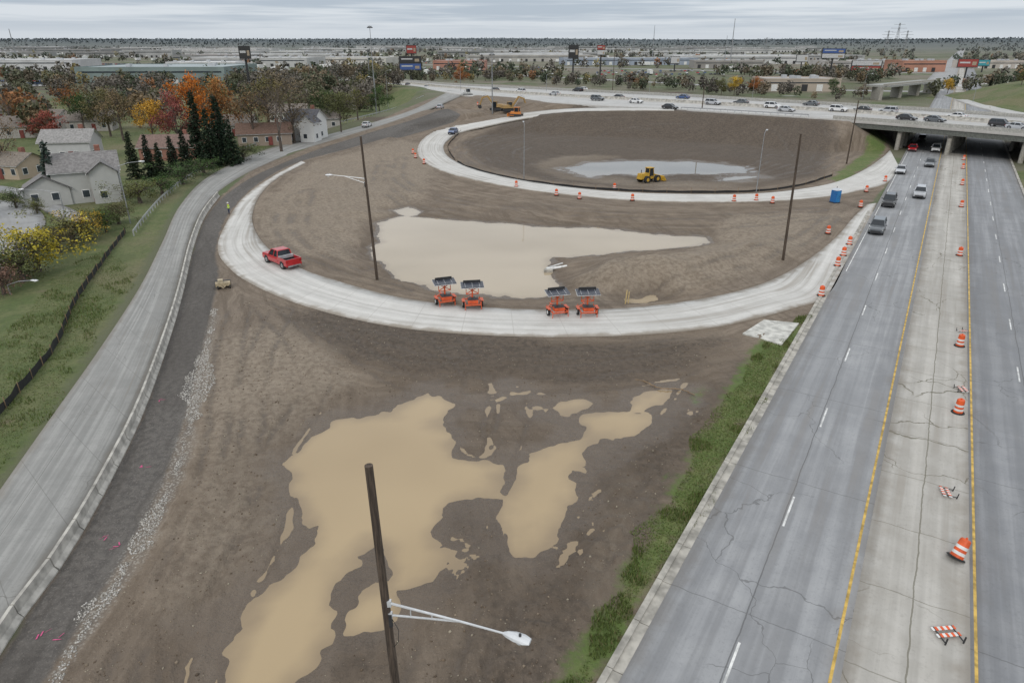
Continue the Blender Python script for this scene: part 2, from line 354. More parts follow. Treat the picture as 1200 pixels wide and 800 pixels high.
c=g.mix(g.m('MULTIPLY',edge('sd_pale',2.5,1.8),.6),c,g.mix(g.rmp(nf,.35,.65),(.31,.26,.2),(.2,.16,.12)))
bs=g.mix(g.rmp(nf,.35,.65),(.085,.077,.07),(.13,.118,.106)); bs=g.mix(g.rmp(nv,.55,.7,0,.7),bs,(.21,.192,.172)); bs=g.mix(g.rmp(nb,.45,.6,0,.5),bs,(.075,.066,.058)); bs=g.mix(g.rmp(stk,.5,.62,0,.4),bs,(.06,.053,.046))
c=g.mix(edge('sd_base',.35,.2),c,bs)
vo=g.n('ShaderNodeTexVoronoi'); g.set(vo.inputs['Vector'],pos); vo.inputs['Scale'].default_value=7
grv=g.mix(g.rmp(vo.outputs['Distance'],.1,.6),(.44,.42,.38),(.15,.13,.11))
c=g.mix(g.m('MULTIPLY',edge('sd_gr',1.2,.4),g.rmp(nm,.35,.6,.3,1)),c,grv)
rt=g.m('MULTIPLY',g.attr('rut'),g.rmp(nf,.3,.55,.35,1.0)); c=g.mix(g.m('MULTIPLY',rt,.6),c,(.075,.056,.04))
wet=g.m('ADD',g.attr('hw'),g.m('MULTIPLY',g.m('SUBTRACT',nm,.5),.3))
wm=g.rmp(wet,.2,.0)
c=g.mix(g.m('MULTIPLY',wm,.6),c,(.125,.092,.062))
wm2=g.rmp(wet,.5,.1); c=g.mix(g.m('MULTIPLY',wm2,.4),c,(.09,.067,.048))
c=g.mix(edge('sd_grass',1.6,.5),c,grn2)
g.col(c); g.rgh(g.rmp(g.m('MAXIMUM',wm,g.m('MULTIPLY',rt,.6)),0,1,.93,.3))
g.b.inputs['Specular IOR Level'].default_value=.4
g.bump(g.m('ADD',g.m('ADD',nf,g.m('MULTIPLY',nv,.5)),g.m('ADD',g.m('MULTIPLY',stk,.6),g.m('MULTIPLY',stk2,.4))),.7,.18)
me=mesh_np('ground',v,f,[g.mat],attrs=dict(sd_mud=sd_mud,sd_grass=sd_grass,sd_fg=sd_fg,sd_dark=sd_dark,sd_pale=sd_pale,sd_base=sd_base,sd_gr=sd_gr,hw=hwa,trk=trk,rut=rut),smooth=True)
put(me,'ground')
# water
def watermat(name,deep,shal,edgec):
    g=G(name,.04); pos=g.pos(); n1=g.noise(pos,.07,2); n2=g.noise(pos,.45,3,.5); sh=g.m('ADD',g.attr('sh'),g.m('MULTIPLY',g.m('SUBTRACT',n2,.5),1.4))
    c=g.mix(g.rmp(n1,.35,.65),deep,shal); c=g.mix(g.rmp(sh,-1.3,.5,0,.7),c,edgec)
    g.col(c); g.b.inputs['Specular IOR Level'].default_value=.5; g.b.inputs['IOR'].default_value=1.5
    g.bump(g.noise(pos,1.6,2),.02,.02); return g.mat
wms=[watermat('muddy_pond_mat',(.41,.335,.235),(.37,.30,.205),(.26,.2,.135)),watermat('muddy_puddle_mat',(.385,.285,.16),(.335,.245,.135),(.19,.138,.085)),watermat('silt_water_mat',(.24,.215,.175),(.2,.178,.143),(.15,.12,.09))]
for kk,(zw,W,na,pls) in enumerate(groups):
    pws=[PP(pl,zw) for pl in pls]; al_=np.vstack(pws); x0,y0=al_[:,0].min()-5,al_[:,1].min()-5; x1,y1=al_[:,0].max()+5,al_[:,1].max()+5
    gx=np.arange(x0,x1,.5); gy=np.arange(y0,y1,.5); GX,GY=np.meshgrid(gx,gy)
    s=np.minimum.reduce([sdpoly(GX.ravel(),GY.ravel(),q) for q in pws]); s2=s+fbm(GX.ravel()/4,GY.ravel()/4,4)*na*1.5; s=s.reshape(GX.shape); ok=s[:-1,:-1]<3.2
    ii=np.arange(GX.size).reshape(GX.shape); q=np.stack([ii[:-1,:-1],ii[:-1,1:],ii[1:,1:],ii[1:,:-1]],-1)[ok]
    used,inv=np.unique(q.ravel(),return_inverse=True)
    vv=np.stack([GX.ravel(),GY.ravel(),np.full(GX.size,zw)],1)[used]
    put(mesh_np('muddy_water',vv,inv.reshape(-1,4),[wms[kk]],attrs=dict(sh=s2[used])),'muddy_water')
# ------------------------------------------------------------ pavements
def roadmat(name,c1,c2,jl=None,jx=(),crack=.5,jcol=(.1,.095,.085),cscale=.16,streak=.3,jw=.05,patch=None,jdist=.0,ct=.5,jmix=.75,dirt=.3,dw=.9):
    g=G(name,.85); u,x,y=g.uv(); pos=g.pos()
    nm=g.noise(pos,.5,4,.6); nf=g.noise(pos,6,3,.7); nb=g.noise(pos,.07,3)
    c=g.mix(g.rmp(nm,.3,.7),c1,c2)
    st=g.noise(g.comb(g.m('MULTIPLY',x,1.3),g.m('MULTIPLY',y,.035)),1.0,4,.6)
    c=g.mix(g.rmp(st,.4,.62,0,streak),c,tuple(k*.68 for k in c1))
    c=g.mix(g.rmp(st,.5,.3,0,streak*.7),c,tuple(min(.8,k*1.25) for k in c2))
    c=g.mix(g.rmp(nf,.5,.75,0,.35),c,tuple(k*.65 for k in c1)); c=g.mix(g.rmp(nb,.5,.62,0,.3),c,tuple(k*.78 for k in c1))
    if patch:
        b=g.n('ShaderNodeTexVoronoi'); g.set(b.inputs['Vector'],g.comb(g.m('MULTIPLY',x,.27),g.m('MULTIPLY',y,.05))); b.inputs['Scale'].default_value=1; b.distance='CHEBYCHEV'
        q=g.n('ShaderNodeSeparateColor'); g.set(q.inputs[0],b.outputs['Color']); c=g.mix(g.rmp(q.outputs[0],.72,.76,0,.35),c,patch)
    wob=g.m('MULTIPLY',g.m('SUBTRACT',nm,.5),.25)
    lines=None
    def acc(a,b): return b if a is None else g.m('MAXIMUM',a,b)
    if jl:
        fr=g.m('FRACT',g.m('DIVIDE',g.m('ADD',y,g.m('MULTIPLY',wob,jdist*2)),jl)); lines=acc(lines,g.m('MULTIPLY',g.m('GREATER_THAN',g.m('ABSOLUTE',g.m('SUBTRACT',fr,.5)),.5-jw/jl),.7))
    for x0 in jx: lines=acc(lines,g.m('LESS_THAN',g.m('ABSOLUTE',g.m('SUBTRACT',g.m('ADD',x,g.m('MULTIPLY',wob,jdist)),x0)),jw))
    if crack:
        vo=g.n('ShaderNodeTexVoronoi',feature='DISTANCE_TO_EDGE'); vo.inputs['Scale'].default_value=cscale
        dv=g.n('ShaderNodeTexNoise'); g.set(dv.inputs['Vector'],pos); dv.inputs['Scale'].default_value=.4; dv.inputs['Detail'].default_value=4
        av=g.n('ShaderNodeVectorMath',operation='MULTIPLY_ADD'); g.set(av.inputs[0],dv.outputs['Color']); av.inputs[1].default_value=(3,3,0); g.set(av.inputs[2],pos)
        g.set(vo.inputs['Vector'],av.outputs[0])
        ck=g.m('MULTIPLY',g.rmp(vo.outputs['Distance'],.022*cscale*ct,.012*cscale*ct),g.rmp(g.noise(pos,.12,2),.46,.54))
        c=g.mix(g.m('MULTIPLY',ck,crack),c,jcol)
    if lines is not None: c=g.mix(g.m('MULTIPLY',lines,jmix),c,jcol)
    if dirt:
        e=g.m('ADD',g.attr('ed'),g.m('MULTIPLY',g.m('SUBTRACT',nm,.5),2.2)); c=g.mix(g.rmp(e,dw,-.1,0,dirt),c,(.24,.2,.155))
        c=g.mix(g.m('MULTIPLY',g.rmp(st,.5,.66,0,dirt*.7),g.rmp(nb,.42,.58)),c,(.24,.2,.155))
    g.col(c); g.bump(nf,.25,.02); return g.mat
m_asph=roadmat('worn_asphalt_mat',(.25,.254,.262),(.305,.308,.313),jl=12,jx=(3.55,),crack=.6,jcol=(.1,.1,.1),streak=.5,jw=.03,patch=(.205,.21,.218),jdist=.8,ct=1.2,dirt=.25)
m_asphB=roadmat('worn_asphalt_dark_mat',(.215,.22,.23),(.265,.268,.275),jl=15,jx=(3.7,),crack=.5,jcol=(.1,.1,.1),streak=.45,jw=.03,patch=(.18,.184,.19),jdist=.8,ct=1.2,dirt=.2)
m_med=roadmat('old_concrete_mat',(.37,.35,.315),(.44,.42,.385),jl=5.5,jx=(2.3,),crack=.8,jcol=(.12,.11,.075),cscale=.22,streak=.35,jw=.035,jdist=1.0,ct=1.8,jmix=.7,dirt=.4)
m_new=roadmat('new_concrete_mat',(.5,.485,.455),(.57,.555,.525),jl=4.6,jx=(3.6,),crack=0,jcol=(.35,.335,.305),streak=.35,jw=.04,dirt=.75,dw=.8)
m_old=roadmat('ramp_concrete_mat',(.25,.248,.235),(.31,.305,.29),jl=6,jx=(3.4,),crack=.55,jcol=(.13,.125,.115),streak=.5,jw=.035,ct=1.2,dirt=.4,dw=1.2)
m_hw=roadmat('highway_concrete_mat',(.42,.415,.4),(.5,.49,.475),jl=9,jx=(),crack=0,streak=.5,jw=.05,jcol=(.3,.3,.29))
rdA.build('arterial_road',m_asph); rdM.build('concrete_median',m_med); rdB.build('arterial_road',m_asphB)
ramp.build('new_concrete_ramp_pavement',m_new,dz=.06,th=.35); loop.build('loop_ramp_pavement',m_new,dz=.07); oldr.build('exit_ramp_road',m_old)
hway.build('elevated_highway_road',m_hw,dz=.02,th=.6,cols=8)
white=M('white_road_paint_mat',(.62,.62,.6),.7,var=.35,scale=2); yellow=M('yellow_road_paint_mat',(.5,.33,.075),.7,var=.45,scale=2)
def stripes(name,segs,w,mat,z):
    b=MB()
    for (a,c) in segs:
        a=np.array(a);c=np.array(c); d=(c-a)[:2]; d/=np.linalg.norm(d)+1e-9; nn=np.array([d[1],-d[0]])*w/2
        b.add([(a[0]-nn[0],a[1]-nn[1],a[2]+z),(a[0]+nn[0],a[1]+nn[1],a[2]+z),(c[0]+nn[0],c[1]+nn[1],c[2]+z),(c[0]-nn[0],c[1]-nn[1],c[2]+z)],[(0,1,2,3)],mat)
    return b.obj(name)
zz=RZ+.004
stripes('yellow_edge_line',[(RD(off(972),s),RD(off(972),s+20)) for s in range(-60,880,20)],.13,yellow,zz)
stripes('yellow_edge_line',[(RD(off(1144),s),RD(off(1144),s+20)) for s in range(-60,880,20)],.13,yellow,zz)
s0=float(np.dot(P(925,600)[:2]-O,D))-1.5
stripes('lane_dash_line',[(RD(off(849),s0+k*12.2),RD(off(849),s0+k*12.2+3.05)) for k in range(-5,60)],.11,white,zz)
stripes('lane_dash_line',[(RD(off(1252),s0+3+k*12.2),RD(off(1252),s0+3+k*12.2+3.05)) for k in range(-5,60)],.11,white,zz)
stripes('white_edge_line',[(RD(off(742),s),RD(off(742),s+20)) for s in range(60,300,20)],.1,white,zz)
def lane(S,t,w,mat,name,dash=None,dz=.075,i0=0,i1=None):
    q=S.L*(1-t)+S.R*t; i1=i1 or len(q)-1; seg=[]
    for i in range(i0,i1):
        if dash and (i%dash): continue
        seg.append((q[i],q[i+1] if not dash else q[i]*.4+q[i+1]*.6))
    return stripes(name,seg,w,mat,dz)
for t in(.04,.45,.55,.96): lane(hway,t,.25,white if t in(.04,.96) else yellow,'highway_edge_line',dz=.03)
for t in(.14,.24,.34,.65,.75,.85): lane(hway,t,.2,white,'highway_lane_dash',dash=2,dz=.03)
conc=M('kerb_concrete_mat',(.36,.34,.3),.9,var=.4,scale=1.2); b=MB()
for s in np.arange(-70,95,3.0):
    for (l0,l1,z0,z1) in((lA-.75,lA-.45,-.1,.13),(lA-.45,lA-.005,-.1,.055)):
        q=[RD(l0,s,z0),RD(l1,s,z0),RD(l1,s+2.96,z0),RD(l0,s+2.96,z0),RD(l0,s,z1),RD(l1,s,z1),RD(l1,s+2.96,z1),RD(l0,s+2.96,z1)]
        b.add(q,[(0,1,5,4),(1,2,6,5),(2,3,7,6),(3,0,4,7),(4,5,6,7)],conc)
b.obj('concrete_kerb')
b=MB()
for s in np.arange(-70,400,3.0):
    q=[RD(lB+.01,s,-.1),RD(lB+.4,s,-.1),RD(lB+.4,s+2.96,-.1),RD(lB+.01,s+2.96,-.1),RD(lB+.01,s,.15),RD(lB+.4,s,.15),RD(lB+.4,s+2.96,.15),RD(lB+.01,s+2.96,.15)]
    b.add(q,[(0,1,5,4),(1,2,6,5),(2,3,7,6),(3,0,4,7),(4,5,6,7)],conc)
b.obj('concrete_kerb')
b=MB(); sl=PP([(870,392),(895,376),(936,380),(916,405)]); slm=M('pale_slab_mat',(.5,.49,.45),.9,var=.3,scale=1.5)
b.add([(p[0],p[1],-.1) for p in sl]+[(p[0],p[1],.14) for p in sl],[(0,1,5,4),(1,2,6,5),(2,3,7,6),(3,0,4,7),(4,5,6,7)],slm); b.obj('concrete_slab')
# ------------------------------------------------------------ barrier, guardrails, silt fence
cb=M('barrier_concrete_mat',(.42,.4,.36),.85,var=.35,scale=1.5)
def sweep(name,pts,prof,mat,seg=3.0,gap=.06,z=0.0,skip=None):
    b=MB(); L=np.r_[0,np.cumsum(np.linalg.norm(np.diff(pts,axis=0),axis=1))]; s=0
    while s+seg<L[-1]:
        a,c=[np.array([np.interp(q,L,pts[:,k]) for k in range(3)]) for q in(s,s+seg-gap)]
        d=(c-a)[:2]; d/=np.linalg.norm(d); nn=np.array([d[1],-d[0]])
        b.loft([[(p[0]+nn[0]*x,p[1]+nn[1]*x,p[2]+z+y) for x,y in prof] for p in(a,c)],mat); s+=seg
    return b.obj(name)
jer=[(-.3,0),(-.3,.08),(-.13,.3),(-.08,.82),(.08,.82),(.13,.3),(.3,.08),(.3,0)]
barp=path([(-70,868),(8,741),(68,660),(117,577),(164,482),(197,391),(212,340),(224,290),(238,254),(258,227)],step=1.5)
sweep('concrete_barrier',barp,jer,cb,3.05,.07,z=.0)
sweep('highway_median_barrier',hway.L*.5+hway.R*.5,jer,cb,6,.0,z=.02)
par=[(-.15,0),(-.15,.85),(.15,.85),(.15,0)]
fpar=hway.L+ (hway.R-hway.L)*.006
m_gir=M('girder_mat',(.12,.125,.11),.6,var=.3); m_und=M('pier_concrete_mat',(.34,.32,.28),.9)
pm_=M('parapet_mat',(.4,.39,.36),.85,var=.25)
kk=[i for i in range(len(hway.L)) if hway.L[i][0]>P(960,140,hz)[0]]
sweep('highway_parapet',fpar[:max(kk)+1],par,pm_,4,.0,z=.02)
sweep('highway_parapet',hway.R+(hway.L-hway.R)*.006,par,pm_,4,.0,z=.02)
steel=M('galvanised_steel_mat',(.5,.51,.52),.45,.5,var=.15)
def guardrail(name,pts,z=0,h=.72):
    b=MB(); L=np.r_[0,np.cumsum(np.linalg.norm(np.diff(pts,axis=0),axis=1))]; s=0; prev=None
    while s<L[-1]:
        a=np.array([np.interp(s,L,pts[:,k]) for k in range(3)]); 
        b.box((a[0],a[1],a[2]+z+h/2-.1),(.12,.12,h+.2),steel)
        if prev is not None:
            for dz,w in((-.08,.1),(.08,.1),(0,.05)): b.beam((prev[0],prev[1],prev[2]+z+h+dz-.1),(a[0],a[1],a[2]+z+h+dz-.1),.05 if w==.1 else .09,steel,w+.03)
        prev=a; s+=2.0
    b.obj(name)
guardrail('guardrail',path([(157,276),(170,258),(190,235),(215,214),(245,196),(300,171),(360,154),(420,140,1),(468,127,2.5),(497,114,4)],step=2))
gl=np.array([p for p in (hway.L+(hway.R-hway.L)*.008) if P(800,130,hz)[0]-3<p[0]<P(960,140,hz)[0]+2])
guardrail('guardrail',gl,z=.05)
black=M('black_fabric_mat',(.018,.018,.019),.8); wood=M('wood_stake_mat',(.25,.17,.1),.9)
def silt(name,pts,h=.75):
    b=MB(); n=len(pts); vs=[]
    for i,p in enumerate(pts):
        z=hgt(p[0],p[1]); w=.05*math.sin(i*1.7)
        vs+=[(p[0]+w,p[1],z-.1),(p[0]+w+.04*math.sin(i*2.9),p[1],z+h*(.7+.3*random.random()))]
        if i%2==0: b.box((p[0]+.05,p[1],z+.4),(.05,.05,1.0),wood)
    b.add(vs,[(2*i,2*i+2,2*i+3,2*i+1) for i in range(n-1)],black); b.obj(name)
silt('silt_fence',path([(-70,570),(0,486),(40,440),(68,402),(84,365),(98,340),(118,312),(134,290),(148,272)],step=1.2))
silt('silt_fence',path([(536,190),(548,196),(575,204),(620,213),(680,220),(740,224),(820,226),(890,224),(940,217),(975,206)],step=2.0),.45)
silt('silt_fence',path([(533,188),(525,172),(540,158)],step=2.0),.45)
# ------------------------------------------------------------ bridge
b=MB()
Hc=hway; k0,k1=None,None
for i in range(len(Hc.L)):
    l=(Hc.C[i][0]-O[0])*LAT[0]+(Hc.C[i][1]-O[1])*LAT[1]
    if lA-24<l<lB+24:
        k0=i if k0 is None else k0; k1=i
for t in np.linspace(.01,.99,9):
    for i in range(max(k0-3,0),min(k1+3,len(Hc.L)-1)):
        p=Hc.L[i]*(1-t)+Hc.R[i]*t; q=Hc.L[i+1]*(1-t)+Hc.R[i+1]*t
        b.beam((p[0],p[1],hz-1.15),(q[0],q[1],hz-1.15),.35,m_gir,1.15)
b.obj('bridge_girders')
def crossing(l,t):
    q=Hc.L*(1-t)+Hc.R*t; ll=(q[:,0]-O[0])*LAT[0]+(q[:,1]-O[1])*LAT[1]
    i=int(np.argmin(np.abs(ll-l))); return q[i]
b=MB()
for l in(lA-2.6,off(1060),lB+2.6):
    prev=None
    for t in np.linspace(.03,.97,9):
        p=crossing(l,t); b.cyl((p[0],p[1],-.3),(p[0],p[1],hz-2.3),.5,.5,m_und,12)
        if prev is not None: b.beam((prev[0],prev[1],hz-2.0),(p[0],p[1],hz-2.0),1.0,m_und,.6)
        prev=p
b.obj('bridge_pier')
b=MB(); a=P(1028,101,6);c_=P(1092,95,6); d=(c_-a); ov=M('overpass_concrete_mat',(.3,.3,.28),.9)
b.beam(a,c_,11,ov,.8); b.beam(a+np.array([0,-5.6,.7]),c_+np.array([0,-5.6,.7]),.3,m_und,.8)
for t in(.02,.35,.68,.98):
    p=a+d*t; b.box((p[0],p[1],2.6),(1.4,8,6),m_und)
b.obj('distant_overpass')
# ------------------------------------------------------------ vehicles
glass=M('vehicle_glass_mat',(.02,.025,.03),.08,var=.1); tyre=M('tyre_mat',(.02,.02,.02),.85); hub=M('hub_mat',(.4,.4,.41),.35,.7)
headl=M('headlight_mat',(.75,.75,.72),.15); taill=M('taillight_mat',(.35,.02,.02),.25); trim=M('dark_trim_mat',(.03,.03,.032),.6)
def paint(n,c): 
    m=M(n+'_paint_mat',c,.28,.0,var=.08); m.node_tree.nodes['Principled BSDF'].inputs['Coat Weight'].default_value=.6; return m
def ring(y,hw,zb,zt,tum=.94):
    return [(-hw*.9,y,zb),(-hw,y,zb+.12),(-hw,y,zb+(zt-zb)*.65),(-hw*tum,y,zt-.03),(-hw*.7,y,zt),(hw*.7,y,zt),(hw*tum,y,zt-.03),(hw,y,zb+(zt-zb)*.65),(hw,y,zb+.12),(hw*.9,y,zb)]
def vehicle(kind,pm):
    b=MB()
    if kind=='sedan': st=[(2.35,.78,.38,.62),(2.22,.86,.25,.74),(1.3,.92,.2,.92),(.9,.92,.2,.98),(-1.5,.92,.2,1.02),(-2.2,.87,.25,.98),(-2.35,.8,.4,.85)]; cab=(1.05,-1.85,.35,-1.15,.98,1.45); wy=1.42;wr=.34
    elif kind=='suv': st=[(2.38,.82,.42,.8),(2.25,.9,.3,.98),(1.3,.95,.26,1.1),(1.0,.95,.26,1.13),(-2.1,.95,.26,1.13),(-2.36,.9,.4,1.05)]; cab=(1.1,-2.3,.45,-2.0,1.12,1.74); wy=1.42;wr=.38
    elif kind=='pickup': st=[(2.95,.88,.5,.95),(2.82,.97,.4,1.12),(1.6,1.0,.38,1.22),(1.2,1.0,.38,1.22),(-.85,1.0,.38,1.2),(-.86,1.0,.38,.85),(-2.85,1.0,.38,.85),(-2.9,.98,.45,.84)]; cab=(1.3,-.85,.65,-.7,1.2,1.88); wy=1.85;wr=.42
    b.loft([ring(y,w,a,c) for y,w,a,c in st],pm)
    y0,y1,y2,y3,z0,z1=cab; W=st[3][1]
    b.frus((-W*.92,W*.92,y1,y0,z0-.02),(-W*.74,W*.74,y3,y2,z1),glass)
    b.frus((-W*.75,W*.75,y3-.04,y2+.06,z1),(-W*.66,W*.66,y3+.08,y2-.1,z1+.07),pm)
    for sx in(-1,1):
        for a,c in(((sx*W*.92,y0,z0),(sx*W*.745,y2,z1)),((sx*W*.92,y1,z0),(sx*W*.745,y3,z1)),((sx*W*.925,(y0+y1)/2-.1,z0),(sx*W*.75,(y2+y3)/2-.05,z1))):
            b.beam(a,c,.09,pm)
        for yy in(wy,-wy):
            b.cyl((sx*(W-.2),yy,wr),(sx*(W+.02),yy,wr),wr,wr,tyre,16); b.cyl((sx*(W+.02),yy,wr),(sx*(W+.035),yy,wr),wr*.6,wr*.55,hub,12)
            b.cyl((sx*(W-.1),yy,wr+.03),(sx*(W+.008),yy,wr+.03),wr+.08,wr+.08,trim,16)
        b.box((sx*W*.72,st[1][0]+.02,(st[1][3]+st[1][2])/2+.12),(.34,.16,.15),headl); b.box((sx*W*.78,st[-1][0]+.02,st[-2][3]-.16 if kind!='pickup' else 1.0),(.22,.1,.2),taill)
        b.box((sx*(W+.1),y0-.3,z0+.06),(.2,.12,.14),pm)
    b.box((0,st[0][0]+.0,st[0][2]+.1),(1.2,.1,.22),trim); b.box((0,st[0][0]-.02,st[0][2]-.02),(1.6,.2,.14),trim if kind!='pickup' else hub)
    b.box((0,st[-1][0]-.04,st[-1][2]+.02),(1.6,.12,.16),trim if kind!='pickup' else hub)
    if kind=='pickup':
        for sx in(-1,1): b.box((sx*.95,-1.87,1.04),(.1,2.0,.42),pm)
        b.box((0,-2.87,1.04),(1.8,.08,.42),pm); b.box((0,-1.87,.87),(1.8,1.9,.04),trim)
        b.box((0,-1.1,1.18),(1.75,.45,.3),steel)
    me=b.mesh(kind); return me
_vc={}
def veh(kind,color,loc,rz,name):
    k=(kind,color)
    if k not in _vc: _vc[k]=vehicle(kind,paint(color,COL[color]))
    return put(_vc[k],name,loc,rz)
COL=dict(red=(.42,.015,.02),silver=(.42,.43,.45),white=(.68,.68,.68),black=(.02,.02,.022),grey=(.1,.11,.12),blue=(.04,.08,.2),green=(.05,.08,.06))
def tz(d): return -math.atan2(d[0],d[1])
p=P(331,310,0); d=P(300,297)-P(350,318)
veh('pickup','red',(p[0],p[1],.06),tz(d),'pickup_truck')
for u,v_,k,c in((1027,272,'suv','grey'),(1041,241,'suv','black'),(1055,203,'sedan','silver'),(1077,231,'suv','silver'),(1089,195,'sedan','grey'),(1069,177,'sedan','red'),(1096,178,'suv','white'),(1080,165,'sedan','grey')):
    p=P(u,v_); veh(k,c,(p[0],p[1],RZ),HEAD+math.pi,{'suv':'suv_car','sedan':'sedan_car'}[k])
def hcar(u,v_,k,c,z=None):
    p=P(u,v_,hz); C=hway.C; i=int(np.argmin(np.hypot(C[:,0]-p[0],C[:,1]-p[1]))); i=min(i,len(C)-2); z=C[i][2]; p=P(u,v_,z)
    dd=C[i+1]-C[i]; side=np.cross(np.r_[dd[:2],0],np.r_[(p-C[i])[:2],0])[2]>0
    veh(k,c,(p[0],p[1],z+.03),tz(dd)+(math.pi if side else 0),'suv_car' if k=='suv' else 'sedan_car')
for q in((905,127,'suv','white'),(921,131,'sedan','silver'),(982,131,'suv','white'),(1010,131,'sedan','black'),(1062,141,'sedan','black'),(1120,139,'sedan','white'),(1172,149,'suv','black'),(1192,152,'sedan','silver'),(785,128,'sedan','black'),(683,106.5,'sedan','white'),(677,108,'suv','black'),(724,116,'sedan','black'),(650,112,'sedan','silver'),(700,118,'suv','grey'),(745,121,'sedan','white'),(835,123,'suv','silver'),(868,122,'sedan','grey'),(800,116,'sedan','blue'),(950,124,'sedan','grey'),(610,109,'suv','white'),(580,107,'sedan','black'),(1040,133,'suv','silver'),(1095,143,'sedan','grey')): hcar(*q)
for u,v_,c in((478,101,'black'),(516,128,'silver'),(430,149,'white'),(500,104,'silver')):
    p=P(u,v_,3.5 if u>440 else 1.2); veh('sedan',c,(p[0],p[1],p[2]+.1),tz(oldr.C[-8]-oldr.C[-14]),'sedan_car')
p=P(531,157,.8); veh('sedan','blue',(p[0],p[1],.9),tz(P(520,160)-P(540,152)),'sedan_car')
# ------------------------------------------------------------ barrels, panels
org=M('orange_plastic_mat',(.68,.1,.02),.5,var=.2); wht=M('white_reflective_mat',(.66,.66,.64),.45,var=.15); rub=M('rubber_mat',(.02,.02,.02),.9)
b=MB(); zs=[(.03,.29),(.2,.285),(.35,.27),(.5,.262),(.65,.25),(.8,.242),(.95,.23),(1.0,.18)]; cm=[org,wht,org,wht,org,org,org]
b.cyl((0,0,0),(0,0,.06),.42,.38,rub,16)
for i in range(7): b.cyl((0,0,zs[i][0]),(0,0,zs[i+1][0]),zs[i][1],zs[i+1][1],cm[i],16)
b.cyl((0,0,1.0),(0,0,1.08),.05,.05,org,8)
bar_me=b.mesh('traffic_barrel')
for u,v_ in((962,347),(981,312),(988,300),(995,287),(1008,243),(1124,406),(1122,484),(1124,300),(1126,243),(1127,217),(1128,198),(970,274),(484,180),(487,185),(497,192),(605,219),(652,229),(679,233),(741,235),(860,236),(886,235),(905,238),(1129,188),(1037,213),(1015,225),(720,222),(560,135)):
    p=P(u,v_); z=max(hgt(p[0],p[1]),0)+.03 if u<960 else .065
    put(bar_me,'traffic_barrel',(p[0],p[1],z),random.random()*6,scale=1.05)
p=P(1119,656); put(bar_me,'traffic_barrel',(p[0],p[1],.16),rot=(math.radians(-14),math.radians(26),0),scale=1.08)
b=MB()
for k,zc in enumerate((.0,.42)):
    for i in range(8): b.box((-.56+i*.16,0,.5+zc),(.158,.04,.22),org if i%2 else wht)
for sx in(-.5,.5): b.beam((sx,0,0),(sx,0,1.05),.05,trim); b.beam((sx,-.35,.02),(sx,.35,.02),.06,trim)
barr=b.mesh('barricade')
for u,v_,rx,rz,s in((1121,581,-1.45,1.3,.75),(1121,756,-1.5,.1,.85),(1121,458,1.45,1.4,.7),(1125,388,1.4,.2,.6)):
    p=P(u,v_); put(barr,'striped_barricade',(p[0]-.1,p[1],.15),rot=(rx,0,rz),scale=s)
# ------------------------------------------------------------ portable sign trailers
pan=M('solar_panel_mat',(.05,.055,.07),.25); lgp=M('light_panel_mat',(.6,.6,.6),.5); orp=M('orange_paint_mat',(.62,.1,.03),.45,var=.2)
def trailer(loc,rz):
    b=MB()
    b.beam((-.75,-.9,.5),(-.75,.9,.5),.1,orp);b.beam((.75,-.9,.5),(.75,.9,.5),.1,orp)
    b.beam((-.75,-.9,.5),(.75,-.9,.5),.1,orp);b.beam((-.75,.9,.5),(.75,.9,.5),.1,orp)
    b.beam((0,.9,.5),(0,2.1,.45),.1,orp); b.beam((-.7,.9,.5),(0,1.7,.48),.08,orp); b.beam((.7,.9,.5),(0,1.7,.48),.08,orp)
    for sx in(-1,1):
        b.cyl((sx*.82,0,.34),(sx*1.02,0,.34),.34,.34,tyre,16); b.cyl((sx*1.02,0,.34),(sx*1.03,0,.34),.18,.16,wht,10); b.box((sx*.92,0,.74),(.28,.9,.05),orp)
        for y in(-.85,.85): b.cyl((sx*.78,y,.0),(sx*.78,y,.75),.04,.04,orp,6)
    b.box((0,-.35,.74),(1.0,.7,.4),orp); b.box((0,-.35,.95),(1.04,.74,.04),trim); b.box((0,.45,.68),(.6,.4,.3),trim)
    b.beam((0,.1,.5),(0,.1,2.15),.14,orp); b.beam((-.6,.1,1.35),(.6,.1,2.0),.07,orp); b.beam((.6,.1,1.35),(-.6,.1,2.0),.07,orp); b.beam((-.6,.1,1.3),(.6,.1,1.3),.07,orp)
    for sx in(-.6,.6): b.beam((sx,.1,1.3),(sx,.1,2.1),.06,orp)
    R=Matrix.Rotation(math.radians(12),3,'X')
    b.box((0,.1,2.25),(2.2,1.15,.07),pan,R); b.box((0,.1,2.2),(2.26,1.21,.05),lgp,R)
    for sx in(-.7,0,.7): b.box((sx,.1,2.293),(.02,1.1,.006),lgp,R)
    b.box((0,.45,2.46),(1.7,.08,.3),trim)
    return b.obj('arrow_board_trailer',loc,rz)
for u,v_,rz in((522,356,.35),(554,360,.15),(653,369,.3),(688,369,.1)):
    p=P(u,v_); trailer((p[0],p[1],.07),rz)
